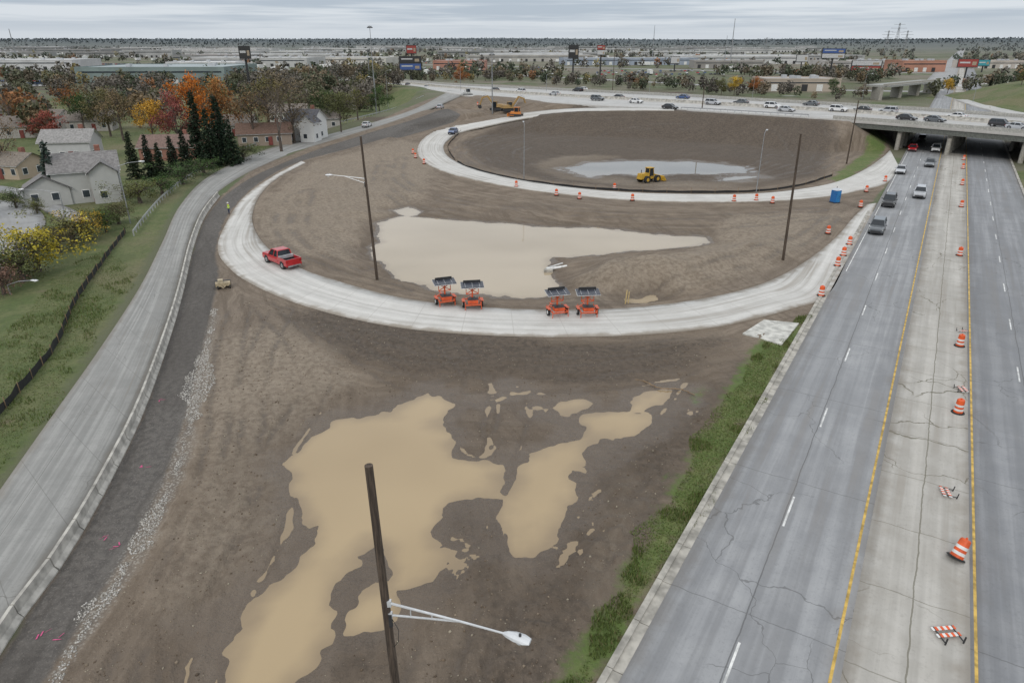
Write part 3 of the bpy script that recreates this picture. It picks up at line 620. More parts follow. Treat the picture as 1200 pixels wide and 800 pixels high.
# ------------------------------------------------------------ construction machines
yel=M('machine_yellow_mat',(.5,.3,.03),.5,var=.25); ora=M('machine_orange_mat',(.6,.2,.03),.45,var=.2)
def loader(loc,rz,m=yel,s=1):
    b=MB()
    for sx in(-1,1):
        for y in(1.5,-1.5): b.cyl((sx*.8,y,.8),(sx*1.4,y,.8),.8,.8,tyre,18); b.cyl((sx*1.4,y,.8),(sx*1.42,y,.8),.4,.35,m,12)
    b.frus((-.75,.75,-3.0,-.5,.9),(-.65,.65,-2.8,-.6,2.1),m); b.frus((-.6,.6,-.5,1.9,.8),(-.5,.5,-.4,1.7,1.3),m)
    b.frus((-.7,.7,-.6,.8,1.5),(-.62,.62,-.5,.6,3.1),glass); b.box((0,.05,3.16),(1.5,1.5,.12),m)
    for sx in(-.7,.7):
        for y,y2 in((-.6,-.5),(.8,.6)): b.beam((sx,y,1.5),(sx*.9,y2,3.1),.1,m)
    b.cyl((-.4,-2.0,2.1),(-.4,-2.0,2.8),.08,.08,trim,8)
    for sx in(-.55,.55): b.beam((sx,.9,1.7),(sx,3.2,.7),.2,m,.35)
    b.beam((0,1.0,1.4),(0,3.0,1.1),.15,steel)
    b.loft([[(sx,3.1,.2),(sx,3.2,1.2),(sx,3.35,1.25),(sx,3.3,.35),(sx,4.2,.12),(sx,4.2,.04)] for sx in(-1.45,1.45)],m)
    for sx in(-1.45,1.45): b.add([(sx,3.15,.1),(sx,3.3,1.2),(sx,4.15,.1)],[(0,1,2)],m)
    return b.obj('wheel_loader',loc,rz,scale=s)
def tracks(b,w=1.2,L=2.0,r=.45):
    for sx in(-1,1):
        pr=[]
        for i in range(8): a=math.pi/2+math.pi*i/7; pr.append((-L+r*math.cos(a),r+r*math.sin(a)))
        for i in range(8): a=-math.pi/2+math.pi*i/7; pr.append((L+r*math.cos(a),r+r*math.sin(a)))
        b.loft([[(sx*w+dx,y,z) for y,z in pr] for dx in(-.28,.28)],trim)
def excavator(loc,rz,m=yel,s=1,sw=.0):
    b=MB(); tracks(b); b.box((0,0,.6),(1.9,2.2,.5),trim); b.cyl((0,0,.8),(0,0,1.1),.7,.7,trim,14)
    b.frus((-1.35,1.35,-2.4,.3,1.1),(-1.25,1.25,-2.3,.2,2.1),m); b.frus((.3,1.35,-.2,1.6,1.1),(.4,1.3,-.1,1.4,1.5),m)
    b.frus((-1.35,-.4,-.1,1.7,1.1),(-1.3,-.5,0,1.4,2.9),glass); b.box((-.88,.75,2.95),(1.0,1.6,.1),m)
    for x in(-1.32,-.45):
        for y in(-.05,1.6): b.beam((x,y,1.1),(x,y*.92,2.9),.09,m)
    b.beam((.1,1.2,1.5),(.1,3.6,4.6),.42,m,.6); b.beam((.1,3.5,4.6),(.1,5.6,3.9),.4,m,.5); b.beam((.1,5.4,4.2),(.1,6.4,1.6),.34,m,.42)
    b.beam((.35,2.0,1.6),(.35,3.6,3.9),.14,steel); b.beam((.1,4.0,5.1),(.1,5.7,4.5),.14,steel)
    b.loft([[(x,6.1,1.7),(x,6.9,1.5),(x,6.9,.8),(x,6.3,.4),(x,5.8,.7)] for x in(-.4,.6)],trim)
    return b.obj('excavator',loc,rz,scale=s)
def dozer(loc,rz,m=yel):
    b=MB(); tracks(b,.95,1.5,.45); b.frus((-.7,.7,-1.4,1.8,.7),(-.6,.6,-1.3,1.7,1.6),m); b.frus((-.7,.7,-1.0,.5,1.6),(-.62,.62,-.9,.4,2.8),glass); b.box((0,-.25,2.86),(1.5,1.7,.12),m)
    for x in(-.68,.68):
        for y in(-.95,.45): b.beam((x,y,1.6),(x*.92,y*.95,2.85),.09,m)
    b.loft([[(x,2.4,.15),(x,2.55,.6),(x,2.4,1.15),(x,2.3,1.15),(x,2.42,.6),(x,2.28,.15)] for x in(-1.6,1.6)],m)
    for x in(-1.2,1.2): b.beam((x,.3,.5),(x*1.1,2.35,.5),.15,m)
    b.cyl((.3,1.1,1.6),(.3,1.1,2.2),.06,.06,trim,8)
    return b.obj('bulldozer',loc,rz)
def gz(u,v_,z=0):
    p=P(u,v_,z); zz=hgt(p[0],p[1]); p=P(u,v_,zz); return (p[0],p[1],hgt(p[0],p[1]))
loader(gz(760,213),-1.0,s=.85)
for u,v_,rz in((583,121,1.3),(596,122,-1.2)):
    excavator(gz(u,v_,2),rz,M('machine_tan_mat',(.35,.22,.08),.5))
dozer(gz(605,139,1),1.2,ora); dozer(gz(548,112,4),1.9,M('machine_white_mat',(.5,.5,.48),.5))
b=MB(); tan=M('tan_machine_mat',(.38,.31,.2),.7); b.box((0,0,.45),(1.5,.9,.35),tan); b.cyl((-.8,.5,.35),(.8,.5,.35),.33,.33,trim,12); b.box((-.2,-.2,.8),(.5,.5,.4),M('tan_hopper_mat',(.45,.38,.26),.7))
for x in(-.6,.6): b.cyl((x,-.45,.2),(x+.12,-.45,.2),.2,.2,tyre,10); b.beam((x*.6,-.4,.4),(0,-1.2,.35),.07,tan)
b.obj('road_sweeper_attachment',gz(262,337),.4)
b=MB(); blu=M('blue_plastic_mat',(.02,.14,.38),.45,var=.1); b.box((0,0,1.05),(1.15,1.15,2.1),blu); b.frus((-.62,.62,-.62,.62,2.1),(-.45,.45,-.45,.45,2.35),M('grey_roof_plastic_mat',(.55,.58,.62),.5)); b.box((0,-.59,1.0),(.8,.04,1.85),M('blue_door_mat',(.03,.2,.46),.45)); b.box((.28,-.62,1.0),(.06,.04,.15),trim); b.cyl((.4,.4,2.2),(.4,.4,2.6),.05,.05,trim,8); b.box((0,0,.03),(1.3,1.3,.12),trim)
p=P(978,237); b.obj('portable_toilet',(p[0],p[1],hgt(p[0],p[1])+.05),.4,scale=.95)
b=MB(); pw=M('white_pipe_mat',(.7,.7,.68),.5); b.cyl((0,0,.25),(2.6,.5,.4),.16,.16,pw,12); b.box((.2,-.4,.2),(1.0,.6,.35),conc); b.beam((0,0,.4),(2.2,1.2,.6),.12,pw); b.obj('drain_pipe',gz(640,318,-.9),.1)
b=MB(); b.beam((0,0,-.2),(.12,.1,1.5),.1,M('lath_mat',(.55,.42,.2),.9)); b.beam((.3,0,-.2),(.35,.1,1.3),.08,M('lath_mat',(.5,.4,.2))); b.obj('survey_stake',gz(733,352))
b=MB()
for i in range(10): b.beam((i*.5-2.5,math.sin(i)*.3,.1),(i*.5-1.9,math.sin(i+1)*.3,.15),.07,wood,.05)
b.obj('driftwood_debris',gz(775,455),-.5)
# ------------------------------------------------------------ poles & lamps
wp=G('utility_pole_wood_mat',.9); ob=wp.obj(); sx_=wp.n('ShaderNodeSeparateXYZ'); wp.set(sx_.inputs[0],ob)
nn=wp.noise(wp.comb(wp.m('MULTIPLY',sx_.outputs[0],14),wp.m('MULTIPLY',sx_.outputs[1],14),wp.m('MULTIPLY',sx_.outputs[2],.8)),1,5,.7)
wp.col(wp.mix(wp.rmp(nn,.35,.7),(.035,.025,.018),(.12,.088,.065))); wp.bump(nn,.5,.02); wp=wp.mat
alum=M('aluminium_arm_mat',(.62,.63,.64),.4,.3,var=.1)
def lamp_head(b,p,d):
    d=Vector(d).normalized(); p=Vector(p); n=Vector((-d.y,d.x,0)); rings=[]
    for t,w,h1,h2 in((0,.05,.04,.04),(.12,.11,.09,.05),(.35,.17,.12,.08),(.62,.18,.1,.1),(.8,.12,.05,.06)):
        q=p+d*t; rings.append([q+n*w*math.cos(a)+Vector((0,0,(h1 if math.sin(a)>0 else h2)*math.sin(a))) for a in [2*math.pi*i/10 for i in range(10)]])
    b.loft(rings,alum); q=p+d*.5; b.cyl(q+Vector((0,0,-.07)),q+Vector((0,0,-.16)),.15,.09,M('lamp_lens_mat',(.7,.72,.75),.15),12)
    b.cyl(q+Vector((0,0,.1)),q+Vector((0,0,.17)),.04,.04,trim,8)
def upole(u,v_,h_,lamp=None,lz=None,world=None,r0=.17,r1=.11,lean=(0,0)):
    loc=world if world is not None else gz(u,v_); b=MB(); b.cyl((0,0,-.5),(lean[0],lean[1],h_),r0,r1,wp,14)
    if lamp:
        lx,ly=lamp; z=lz; d=Vector((lx,ly,0)); k=(z/h_)
        o=Vector((lean[0]*k,lean[1]*k,0)); rr_=r0+(r1-r0)*k; e=d.normalized()
        a0=o+e*rr_+Vector((0,0,z+.05)); a1=o+e*rr_+Vector((0,0,z-.42))
        m1=o+d*.66+Vector((0,0,z+.25)); tip=o+d+Vector((0,0,z+.33))
        b.cyl(a0,m1,.04,.035,alum,8); b.cyl(a1,m1,.035,.03,alum,8); b.cyl(m1,tip,.035,.03,alum,8)
        for t in(.3,.6): b.cyl(a0+(m1-a0)*t,a1+(m1-a1)*t,.018,.018,alum,6)
        b.box(o+e*rr_*1.0+Vector((0,0,z+.05)),(.12,.12,.22),alum); b.box(o+e*rr_+Vector((0,0,z-.42)),(.12,.12,.22),alum); b.box(o+e*rr_*1.0+Vector((0.0,-.02,z-.6)),(.1,.1,.5),trim)
        lamp_head(b,tip,e)
        pts=[a1+Vector((.02,0,-.1)),a1+e*.25+Vector((0,0,-.5)),a1+e*.2+Vector((0,0,-1.0)),a1+e*.02+Vector((0,0,-1.3))]
        for i in range(3): b.cyl(pts[i],pts[i+1],.01,.01,trim,5)
    return b.obj('utility_pole',loc)
hp=13.5; tp=P(432,545,hp); upole(0,0,hp,lamp=(3.55,-1.45),lz=8.6,world=(tp[0]+.28,tp[1],0),r0=.15,r1=.115,lean=(-.28,0))
def ptop(u,v_,u2,v2):
    g0=gz(u,v_); dist=g0[1]; y=(400-v2)/F; dz=(-sp_+y*cp)/(cp+y*sp_); return g0,CH+dist*dz-g0[2]
g0,hh=ptop(442,326,430,160); upole(442,326,hh,lamp=(-3.6,.5),lz=hh*.72,world=g0,lean=(-.5,0))
g0,hh=ptop(918,302,930,157); upole(0,0,hh,world=g0,lean=(-.3,0))
g0,hh=ptop(992,192,1001,118); upole(0,0,hh,lamp=(-3.0,.5),lz=hh*.9,world=g0)
g0,hh=ptop(822,134,823,100); upole(0,0,hh,world=g0)
g0,hh=ptop(717,120,717,60); upole(0,0,hh,world=g0)
gp=M('grey_pole_mat',(.3,.31,.32),.5,.4)
def light_pole(u,v_,vt,arm=(2.2,0),name='street_lamp',r=.09,zz=None):
    g0,hh=ptop(u,v_,u,vt); b=MB(); b.cyl((0,0,-.3),(0,0,hh),r,r*.6,gp,8)
    e=Vector((arm[0],arm[1],0)); tip=e+Vector((0,0,hh+.5)); b.cyl((0,0,hh),e*.5+Vector((0,0,hh+.4)),.05,.045,gp,6); b.cyl(e*.5+Vector((0,0,hh+.4)),tip,.045,.04,gp,6); lamp_head(b,tip,e)
    return b.obj(name,g0)
light_pole(614,210,147,(-.1,1.2)); light_pole(886,226,157,(.6,1.0)); light_pole(288,168,125,(2.6,.3)); light_pole(153,262,195,(2.5,1)); light_pole(78,258,226,(-5,0)); light_pole(12,345,334,(2.5,0))
light_pole(442,136,92,(-1.5,0)); light_pole(455,128,84,(1.5,0)); light_pole(1180,96,76,(2,0)); light_pole(640,118,88,(2,0)); light_pole(760,122,90,(2,0));light_pole(880,126,92,(2,0)); light_pole(1140,120,92,(2,0)); light_pole(540,110,80,(2,0)); light_pole(1010,118,88,(2,0))
def mast(u,vb,vt,r=.25,name='high_mast_light'):
    g0,hh=ptop(u,vb,u,vt); b=MB(); b.cyl((0,0,0),(0,0,hh),r,r*.4,gp,8)
    if name=='high_mast_light':
        b.cyl((0,0,hh-.5),(0,0,hh-.2),.7,.7,gp,12)
        for i in range(6): a=i*math.pi/3; b.box((.8*math.cos(a),.8*math.sin(a),hh-.7),(.35,.35,.3),trim)
    b.obj(name,g0)
mast(441,134,30,.2); mast(577,122,62); mast(434,104,58); mast(855,78,22,.7,'radio_tower'); mast(764,75,30,.6,'radio_tower'); mast(848,80,42,.5,'radio_tower'); mast(21,74,34,1.0,'radio_tower')
def pylon(u,vb,vt):
    g0,hh=ptop(u,vb,u,vt); b=MB(); w=hh*.11; ls=[(0,1),(.45,.5),(.7,.22),(1,.12)]
    for (t0,w0),(t1,w1) in zip(ls[:-1],ls[1:]):
        for sx in(-1,1):
            for sy in(-1,1):
                b.beam((sx*w*w0,sy*w*w0,t0*hh),(sx*w*w1,sy*w*w1,t1*hh),.35,gp); b.beam((sx*w*w0,sy*w*w0,t0*hh),(-sx*w*w1,sy*w*w1,t1*hh),.22,gp)
    for t,l in((.72,.2),(.84,.26),(.95,.18)): b.beam((-hh*l,0,t*hh),(hh*l,0,t*hh),.5,gp)
    b.obj('transmission_tower',g0)
for q in((1047,66,27),(1036,66,36),(1058,66,36),(896,66,44),(742,64,46)): pylon(*q)
def billboard(u,vb,vt,wpx,hpx,cols,ang=.3):
    g0,hh=ptop(u,vb,u,vt); k=g0[1]/cp/F; w=wpx*k; hb=hpx*k; b=MB()
    b.cyl((0,0,0),(0,0,hh-hb*.2),.6,.5,trim,10); b.box((0,0,hh-hb/2),(w,1.0,hb),trim); b.box((0,.0,hh-hb-.3),(w*1.05,2.0,.2),trim)
    n=len(cols)
    for i,c in enumerate(cols):
        m=M('billboard_%s_mat'%c,dict(blue=(.05,.1,.28),red=(.3,.05,.04),white=(.5,.5,.5),yellow=(.6,.4,.05),black=(.03,.03,.03),teal=(.05,.3,.35))[c],.5)
        zc=hh-hb*(i+.5)/n; b.box((0,-.55,zc),(w*.94,.08,hb/n*.86),m); 
        if n<3: b.box((-w*.15,-.6,zc+hb*.05),(w*.5,.04,hb/n*.18),M('billboard_white_mat',(.5,.5,.5))); b.box((w*.3,-.6,zc-hb*.04),(w*.2,.04,hb/n*.4),M('billboard_tan_mat',(.35,.28,.2)))
    b.obj('billboard',g0,ang)
billboard(482,96,66,22,13,['black','blue'],.2); billboard(484,95,53,10,8,['red'],.2); billboard(671,95,53,10,12,['black'],.1); billboard(703,90,53,8,9,['red','white'],-.1)
billboard(1012,94,71,28,10,['white','red'],-.3); billboard(971,96,57,22,9,['blue','white'],-.2); billboard(294,112,54,11,12,['black'],.2); billboard(1130,92,69,18,8,['red'],-.4); billboard(938,82,64,12,7,['white'],0); billboard(790,84,66,9,7,['white'],0); billboard(1150,85,70,12,6,['teal'],0)
# ------------------------------------------------------------ buildings
def wallmat(name,c,line=.18):
    if name in _mc: return _mc[name]
    g=G(name,.8); q=g.n('ShaderNodeSeparateXYZ'); g.set(q.inputs[0],g.obj()); l=g.m('GREATER_THAN',g.m('FRACT',g.m('DIVIDE',q.outputs[2],line)),.85)
    n=g.noise(g.obj(),1.2,3); g.col(g.mix(g.m('MULTIPLY',l,.4),g.mix(n,tuple(k*.85 for k in c),tuple(k*1.1 for k in c)),tuple(k*.5 for k in c))); _mc[name]=g.mat; return g.mat
win=M('window_glass_mat',(.04,.05,.06),.1); frm=M('window_frame_mat',(.7,.7,.68),.5)
def roofmat(n,c):
    return M(n,c,.9,var=.3,scale=2.5)
def house(name,loc,rz,w,d,h_,rh,wc,rc,wings=(),wn='siding_mat',rn='shingle_mat',chim=True):
    e=bpy.data.objects.new(name,None); e.location=loc; e.rotation_euler=(0,0,rz); sc.collection.objects.link(e)
    wm_=wallmat(wn,wc); rm=roofmat(rn,rc); bw=MB();br=MB();bg=MB();bd=MB()
    def block(cx,cy,w,d,h_,rh,axis='x',z0=0):
        bw.box((cx,cy,h_/2-.2),(w,d,h_+.4),wm_)
        o=.45
        if axis=='x':
            A_=[(cx-w/2-o,cy-d/2-o,h_-.15),(cx+w/2+o,cy-d/2-o,h_-.15),(cx+w/2+o,cy+d/2+o,h_-.15),(cx-w/2-o,cy+d/2+o,h_-.15),(cx-w/2-o,cy,h_+rh),(cx+w/2+o,cy,h_+rh)]
            bw.add([(cx-w/2,cy-d/2,h_),(cx-w/2,cy+d/2,h_),(cx-w/2,cy,h_+rh-.15),(cx+w/2,cy-d/2,h_),(cx+w/2,cy+d/2,h_),(cx+w/2,cy,h_+rh-.15)],[(0,1,2),(3,4,5)],wm_)
            br.add(A_,[(0,1,5,4),(2,3,4,5)],rm); br.add([(x,y,z-.14) for x,y,z in A_],[(0,1,5,4),(2,3,4,5)],frm)
        else:
            A_=[(cx-w/2-o,cy-d/2-o,h_-.15),(cx+w/2+o,cy-d/2-o,h_-.15),(cx+w/2+o,cy+d/2+o,h_-.15),(cx-w/2-o,cy+d/2+o,h_-.15),(cx,cy-d/2-o,h_+rh),(cx,cy+d/2+o,h_+rh)]
            bw.add([(cx-w/2,cy-d/2,h_),(cx+w/2,cy-d/2,h_),(cx,cy-d/2,h_+rh-.15),(cx-w/2,cy+d/2,h_),(cx+w/2,cy+d/2,h_),(cx,cy+d/2,h_+rh-.15)],[(0,1,2),(3,4,5)],wm_)
            br.add(A_,[(1,2,5,4),(3,0,4,5)],rm); br.add([(x,y,z-.14) for x,y,z in A_],[(1,2,5,4),(3,0,4,5)],frm)
        ns=max(1,int(h_/2.7))
        for fl in range(ns):
            z=1.5+fl*2.8
            for x in np.arange(cx-w/2+1.5,cx+w/2-1,2.8):
                bg.box((x,cy-d/2-.03,z),(1.15,.08,1.3),frm); bg.box((x,cy-d/2-.06,z),(.95,.08,1.1),win)
            for y in np.arange(cy-d/2+1.5,cy+d/2-1,3.0):
                for sx in(-1,1): bg.box((cx+sx*(w/2+.03),y,z),(.08,1.1,1.3),frm); bg.box((cx+sx*(w/2+.06),y,z),(.08,.9,1.1),win)
    block(0,0,w,d,h_,rh,'x')
    for q in wings: block(*q)
    bd.box((w*.1,-d/2-.1,1.05),(1.0,.1,2.1),M('door_mat',(.2,.05,.04),.5))
    if chim: bd.box((w*.25,.6,h_+rh*.75),(.8,.8,rh+.6),M('chimney_brick_mat',(.25,.11,.08),.9))
    bw.obj('walls',parent=e); br.obj('roof',parent=e); bg.obj('windows',parent=e); bd.obj('door',parent=e)
house('siding_house',gz(108,232),.5,9.5,8,5.2,2.4,(.42,.42,.4),(.2,.19,.185),wings=[(-5.8,-1,6.4,6.5,2.8,2.0,'y'),(2.6,-4,4,4,5.0,1.7,'y')])
house('ranch_house',gz(18,206),-.3,11,7,2.8,1.9,(.45,.36,.27),(.2,.17,.14),wn='tan_siding_mat',rn='brown_shingle_mat')
house('white_house',gz(361,163),-.2,8,8,5.2,2.6,(.66,.66,.64),(.1,.1,.11),wings=[(3,-4,4,4,5,1.8,'y')],wn='white_siding_mat',rn='dark_shingle_mat')
house('brown_house',gz(312,168),.3,13,8,3.0,2.2,(.3,.24,.19),(.16,.1,.075),wn='brown_siding_mat',rn='rust_shingle_mat')
house('grey_house',gz(88,186),.2,10,8,4.2,2.3,(.5,.5,.5),(.27,.26,.25),wn='grey_siding_mat',rn='pale_shingle_mat')
house('brick_house',gz(205,185),.1,12,8,3,2.2,(.3,.15,.11),(.18,.12,.1),wn='brick_mat',rn='red_shingle_mat')
for u,v_,a in((25,160,.4),(60,150,-.2),(5,140,.2),(110,152,.3),(275,158,.1),(340,142,.1),(400,128,.2),(375,150,.3)):
    house('suburban_house',gz(u,v_),a,12,8.5,3.2,2.4,(.42,.4,.37),(.17,.145,.125),wn='far_siding_mat',rn='far_shingle_mat',chim=False)
def warehouse(name,loc,w,d,h_,wc,rc,rz=0):
    b=MB(); k='%02d%02d%02d'%tuple(int(c*99) for c in wc)
    wm_=M('warehouse_wall_%s_mat'%k,wc,.8,var=.15,scale=.1); rm=M('warehouse_roof_%s_mat'%('%02d'%int(rc[0]*99)),rc,.85,var=.2,scale=.05)
    b.box((0,0,h_/2),(w,d,h_),wm_); b.box((0,0,h_+.1),(w*.985,d*.98,.22),rm)
    for s in(-1,1): b.box((0,s*d*.498,h_+.3),(w,.4,.7),wm_); b.box((s*w*.498,0,h_+.3),(.4,d*.99,.7),wm_)
    for x in np.arange(-w/2+5,w/2-3,max(8,w/16)):
        b.box((x,-d/2-.06,2),(3.2,.15,3.4),trim if random.random()<.5 else frm); 
    b.box((0,-d/2-.07,h_*.75),(w*.96,.15,h_*.09),win)
    for i in range(6): b.box((random.uniform(-.4,.4)*w,random.uniform(-.35,.35)*d,h_+1),(2.5,2.5,1.6),steel)
    b.obj(name,loc,rz)
p=P(172,99); warehouse('warehouse',(p[0],p[1]+40,0),92,75,9.5,(.2,.25,.24),(.32,.36,.37),.06)
for u,v_,w,d_,hh,wc,rc in((35,82,110,60,9,(.5,.5,.5),(.5,.5,.5)),(300,78,140,60,9,(.45,.45,.44),(.5,.5,.5)),(245,84,60,40,8,(.6,.6,.6),(.6,.6,.6)),(400,76,130,60,8,(.5,.48,.44),(.45,.45,.45)),(930,106,40,25,6,(.4,.34,.28),(.4,.38,.36)),(735,76,160,40,7,(.3,.34,.4),(.5,.52,.55)),(620,72,180,60,8,(.4,.38,.35),(.45,.45,.45)),(1160,80,60,35,7,(.5,.45,.4),(.35,.3,.28)),(1000,80,80,40,7,(.42,.4,.38),(.4,.4,.4)),(540,82,50,30,8,(.4,.2,.15),(.35,.33,.3)),(850,80,70,30,7,(.3,.28,.26),(.4,.4,.4)),(1070,84,40,30,9,(.4,.2,.14),(.35,.33,.3))):
    p=P(u,v_); warehouse('warehouse',(p[0],p[1],0),w,d_,hh,wc,rc,random.uniform(-.15,.15))
R2=np.random.RandomState(11)
for i in range(95):
    yy=R2.uniform(900,3400); xx=R2.uniform(-.78,.62)*yy
    if 0.40<xx/yy<.72 : continue
    c=R2.choice([.35,.45,.5,.25,.3]); rc=R2.choice([.35,.42,.52])
    warehouse('warehouse',(xx,yy,0),R2.uniform(60,200),R2.uniform(30,80),R2.uniform(7,12),(c,c,c*.98),(rc,rc,rc),R2.uniform(-.2,.2))
def sidestreet(name,l,w,mat,z=0,zs=.05):
    c_=path(l,40,z); t=np.gradient(c_,axis=0)[:,:2]; t/=np.linalg.norm(t,axis=1)[:,None]; nn=np.stack([t[:,1],-t[:,0],np.zeros(len(t))],1)
    for i in range(len(c_)): c_[i,2]=hgt(c_[i,0],c_[i,1]) if abs(z)<.01 else z
    S=Strip(c_-nn*w/2,c_+nn*w/2,40); S.build(name,mat,dz=zs+.15,th=.6); return S
m_st=roadmat('street_asphalt_mat',(.28,.28,.28),(.33,.33,.325),jl=6,crack=.4,streak=.2)
sidestreet('residential_street',[(-60,340),(0,290),(20,262),(0,245),(-60,238)],7,m_st)
sidestreet('residential_street',[(-100,215),(0,222),(60,243),(95,262)],3.2,m_st)
sidestreet('distant_road',[(1130,118),(1160,127),(1200,134),(1300,140)],8,m_hw)
sidestreet('distant_road',[(1085,108),(1130,100),(1200,97),(1350,96)],7,m_hw)
sidestreet('distant_road',[(600,88),(750,96),(900,104),(1080,108)],9,m_st)
sidestreet('distant_road',[(1100,100),(1112,80),(1122,66),(1128,58)],18,m_st)
sidestreet('distant_road',[(0,88),(150,86),(350,84),(520,86)],9,m_st)
sidestreet('distant_road',[(480,76),(700,80),(900,84),(1100,86)],12,m_st)
# ------------------------------------------------------------ foliage
def leafmat(name,rough=.7):
    g=G(name,rough); a=g.n('ShaderNodeAttribute',attribute_name='tint').outputs['Color']; oi=g.n('ShaderNodeObjectInfo').outputs['Color']
    g.col(g.mix(1.0,a,oi,'MULTIPLY')); g.b.inputs['Specular IOR Level'].default_value=.15; return g.mat
leaf=leafmat('leaf_mat'); bark=M('bark_mat',(.1,.08,.065),.95,var=.4)
def quads(c,s,R,flat=1.0):
    n=len(c); a=R.normal(size=(n,3)); a[:,2]*=flat; a/=np.linalg.norm(a,axis=1)[:,None]
    q=R.normal(size=(n,3)); b_=np.cross(a,q); b_/=np.linalg.norm(b_,axis=1)[:,None]+1e-9
    s=np.asarray(s).reshape(-1,1)*np.ones((n,1)); a=a*s; b_=b_*s*.65
    v=np.stack([c-a,c-b_*.9,c+a,c+b_*.9],1).reshape(-1,3); f=np.arange(4*n).reshape(-1,4); return v,f
def tube(p0,p1,r0,r1,n=5):
    p0=np.array(p0,float);p1=np.array(p1,float); q=Vector(p1-p0).to_track_quat('Z','Y').to_matrix(); v=[]
    for p,rr_ in((p0,r0),(p1,r1)):
        for i in range(n):
            a=2*math.pi*i/n; w=q@Vector((rr_*math.cos(a),rr_*math.sin(a),0)); v.append(p+np.array(w))
    return np.array(v),np.array([(i,(i+1)%n,n+(i+1)%n,n+i) for i in range(n)])
def assemble(name,tubes,lv,lf,lt):
    V=[];Fc=[];o=0
    for v_,f_ in tubes: V.append(v_);Fc.append(f_+o);o+=len(v_)
    nb_=sum(len(x) for x in Fc); nv_=o
    V.append(lv);Fc.append(lf+o)
    V=np.vstack(V);Fc=np.vstack(Fc); mi=np.r_[np.zeros(nb_),np.ones(len(lf))]; t=np.ones((len(V),3)); t[nv_:]=lt
    return mesh_np(name,V,Fc,[bark,leaf],mi=mi,tint=t)
def deciduous(seed,nl=70,leafs=.19,H=10,spread=3.6,sparse=1.0):
    R=np.random.RandomState(seed); T=[tube((0,0,-.3),(R.uniform(-.2,.2),0,H*.45),.24,.15,7)]; cl=[]
    T.append(tube((0,0,H*.45),(R.uniform(-.4,.4),R.uniform(-.4,.4),H*.82),.14,.05))
    for i in range(12):
        z=H*R.uniform(.22,.7); a=i*2.4+R.uniform(-.4,.4); l=spread*R.uniform(.6,1.1)*(1.1-.55*abs(z/H-.42)); e=np.array([math.cos(a)*l,math.sin(a)*l,z+l*R.uniform(.35,.7)])
        T.append(tube((0,0,z),e*np.array([.6,.6,1]),.09,.05)); T.append(tube(e*np.array([.6,.6,1]),e+np.array([0,0,.3]),.05,.02))
        for k in range(4):
            s=e*R.uniform(.55,1); s[2]=z+(e[2]-z)*R.uniform(.5,1)
            q=s+R.normal(size=3)*.85; T.append(tube(s,q,.03,.01,3)); cl.append(q)
    for i in range(12): cl.append(np.array([R.normal()*.9,R.normal()*.9,H*R.uniform(.68,.98)]))
    C=[];t=[]
    for q in cl:
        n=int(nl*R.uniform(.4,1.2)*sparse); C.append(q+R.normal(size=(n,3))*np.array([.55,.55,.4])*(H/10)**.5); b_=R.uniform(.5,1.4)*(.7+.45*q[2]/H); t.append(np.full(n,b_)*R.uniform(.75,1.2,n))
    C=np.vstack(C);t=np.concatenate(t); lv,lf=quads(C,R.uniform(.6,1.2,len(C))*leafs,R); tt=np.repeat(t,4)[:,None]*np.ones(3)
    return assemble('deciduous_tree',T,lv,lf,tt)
def conifer(seed,H=10,rad=2.2):
    R=np.random.RandomState(seed); T=[tube((0,0,-.3),(0,0,H),.2,.03,7)]; C=[];t=[]
    nl=26
    for k in range(nl):
        z=.06*H+H*.92*k/nl; rr_=rad*(1-(z/H))**.85*R.uniform(.85,1.1); nb2=9 if rr_>1 else 6
        for j in range(nb2):
            a=R.uniform(0,6.28); L=rr_*R.uniform(.7,1.1); m=int(4+14*L/rad*1.3); u=R.uniform(.15,1,m)
            if j<3: T.append(tube((0,0,z),(math.cos(a)*L,math.sin(a)*L,z-.22*L),.03,.01,3))
            w=(1-u)*.28+.06
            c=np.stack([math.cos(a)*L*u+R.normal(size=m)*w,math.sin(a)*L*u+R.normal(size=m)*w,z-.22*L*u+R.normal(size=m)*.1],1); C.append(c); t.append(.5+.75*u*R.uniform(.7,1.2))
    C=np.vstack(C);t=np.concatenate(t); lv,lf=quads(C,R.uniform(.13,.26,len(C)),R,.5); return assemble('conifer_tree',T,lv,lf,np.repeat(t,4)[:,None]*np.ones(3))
def bare(seed,H=11):
    R=np.random.RandomState(seed); T=[];tips=[]
    def rec(p,d,l,rr_,k):
        q=p+d*l; T.append(tube(p,q,rr_,rr_*.68,6 if k<2 else 3))
        if k>=6: tips.append(q); return
        for i in range(3 if k in(1,2,3) else 2):
            e=d+R.normal(size=3)*.42; e[2]+=.1; e/=np.linalg.norm(e); rec(q,e,l*R.uniform(.68,.85),rr_*.6,k+1)
    rec(np.array([0,0,-.2]),np.array([0,0,1.]),H*.24,.2,0)
    tips=np.array(tips); lv,lf=quads(np.repeat(tips,2,0)+R.normal(size=(len(tips)*2,3))*.25,R.uniform(.03,.1,len(tips)*2),R); return assemble('bare_tree',T,lv,lf,np.ones((len(lv),3)))
DT=[deciduous(s) for s in(1,2,3)]; DS=[deciduous(s,leafs=.15,sparse=.45) for s in(4,5)]; CT=[conifer(s) for s in(1,2)]; BT=[bare(s) for s in(1,2)]
BUSH=[deciduous(s,H=3.2,spread=1.5,leafs=.1,nl=45) for s in(9,10)]
AC=dict(orange=(.4,.14,.025),yellow=(.46,.31,.045),red=(.22,.06,.05),olive=(.12,.12,.045),green=(.06,.09,.03),brown=(.18,.13,.08),dk=(.02,.034,.018),blue=(.045,.065,.058),rust=(.3,.125,.04))
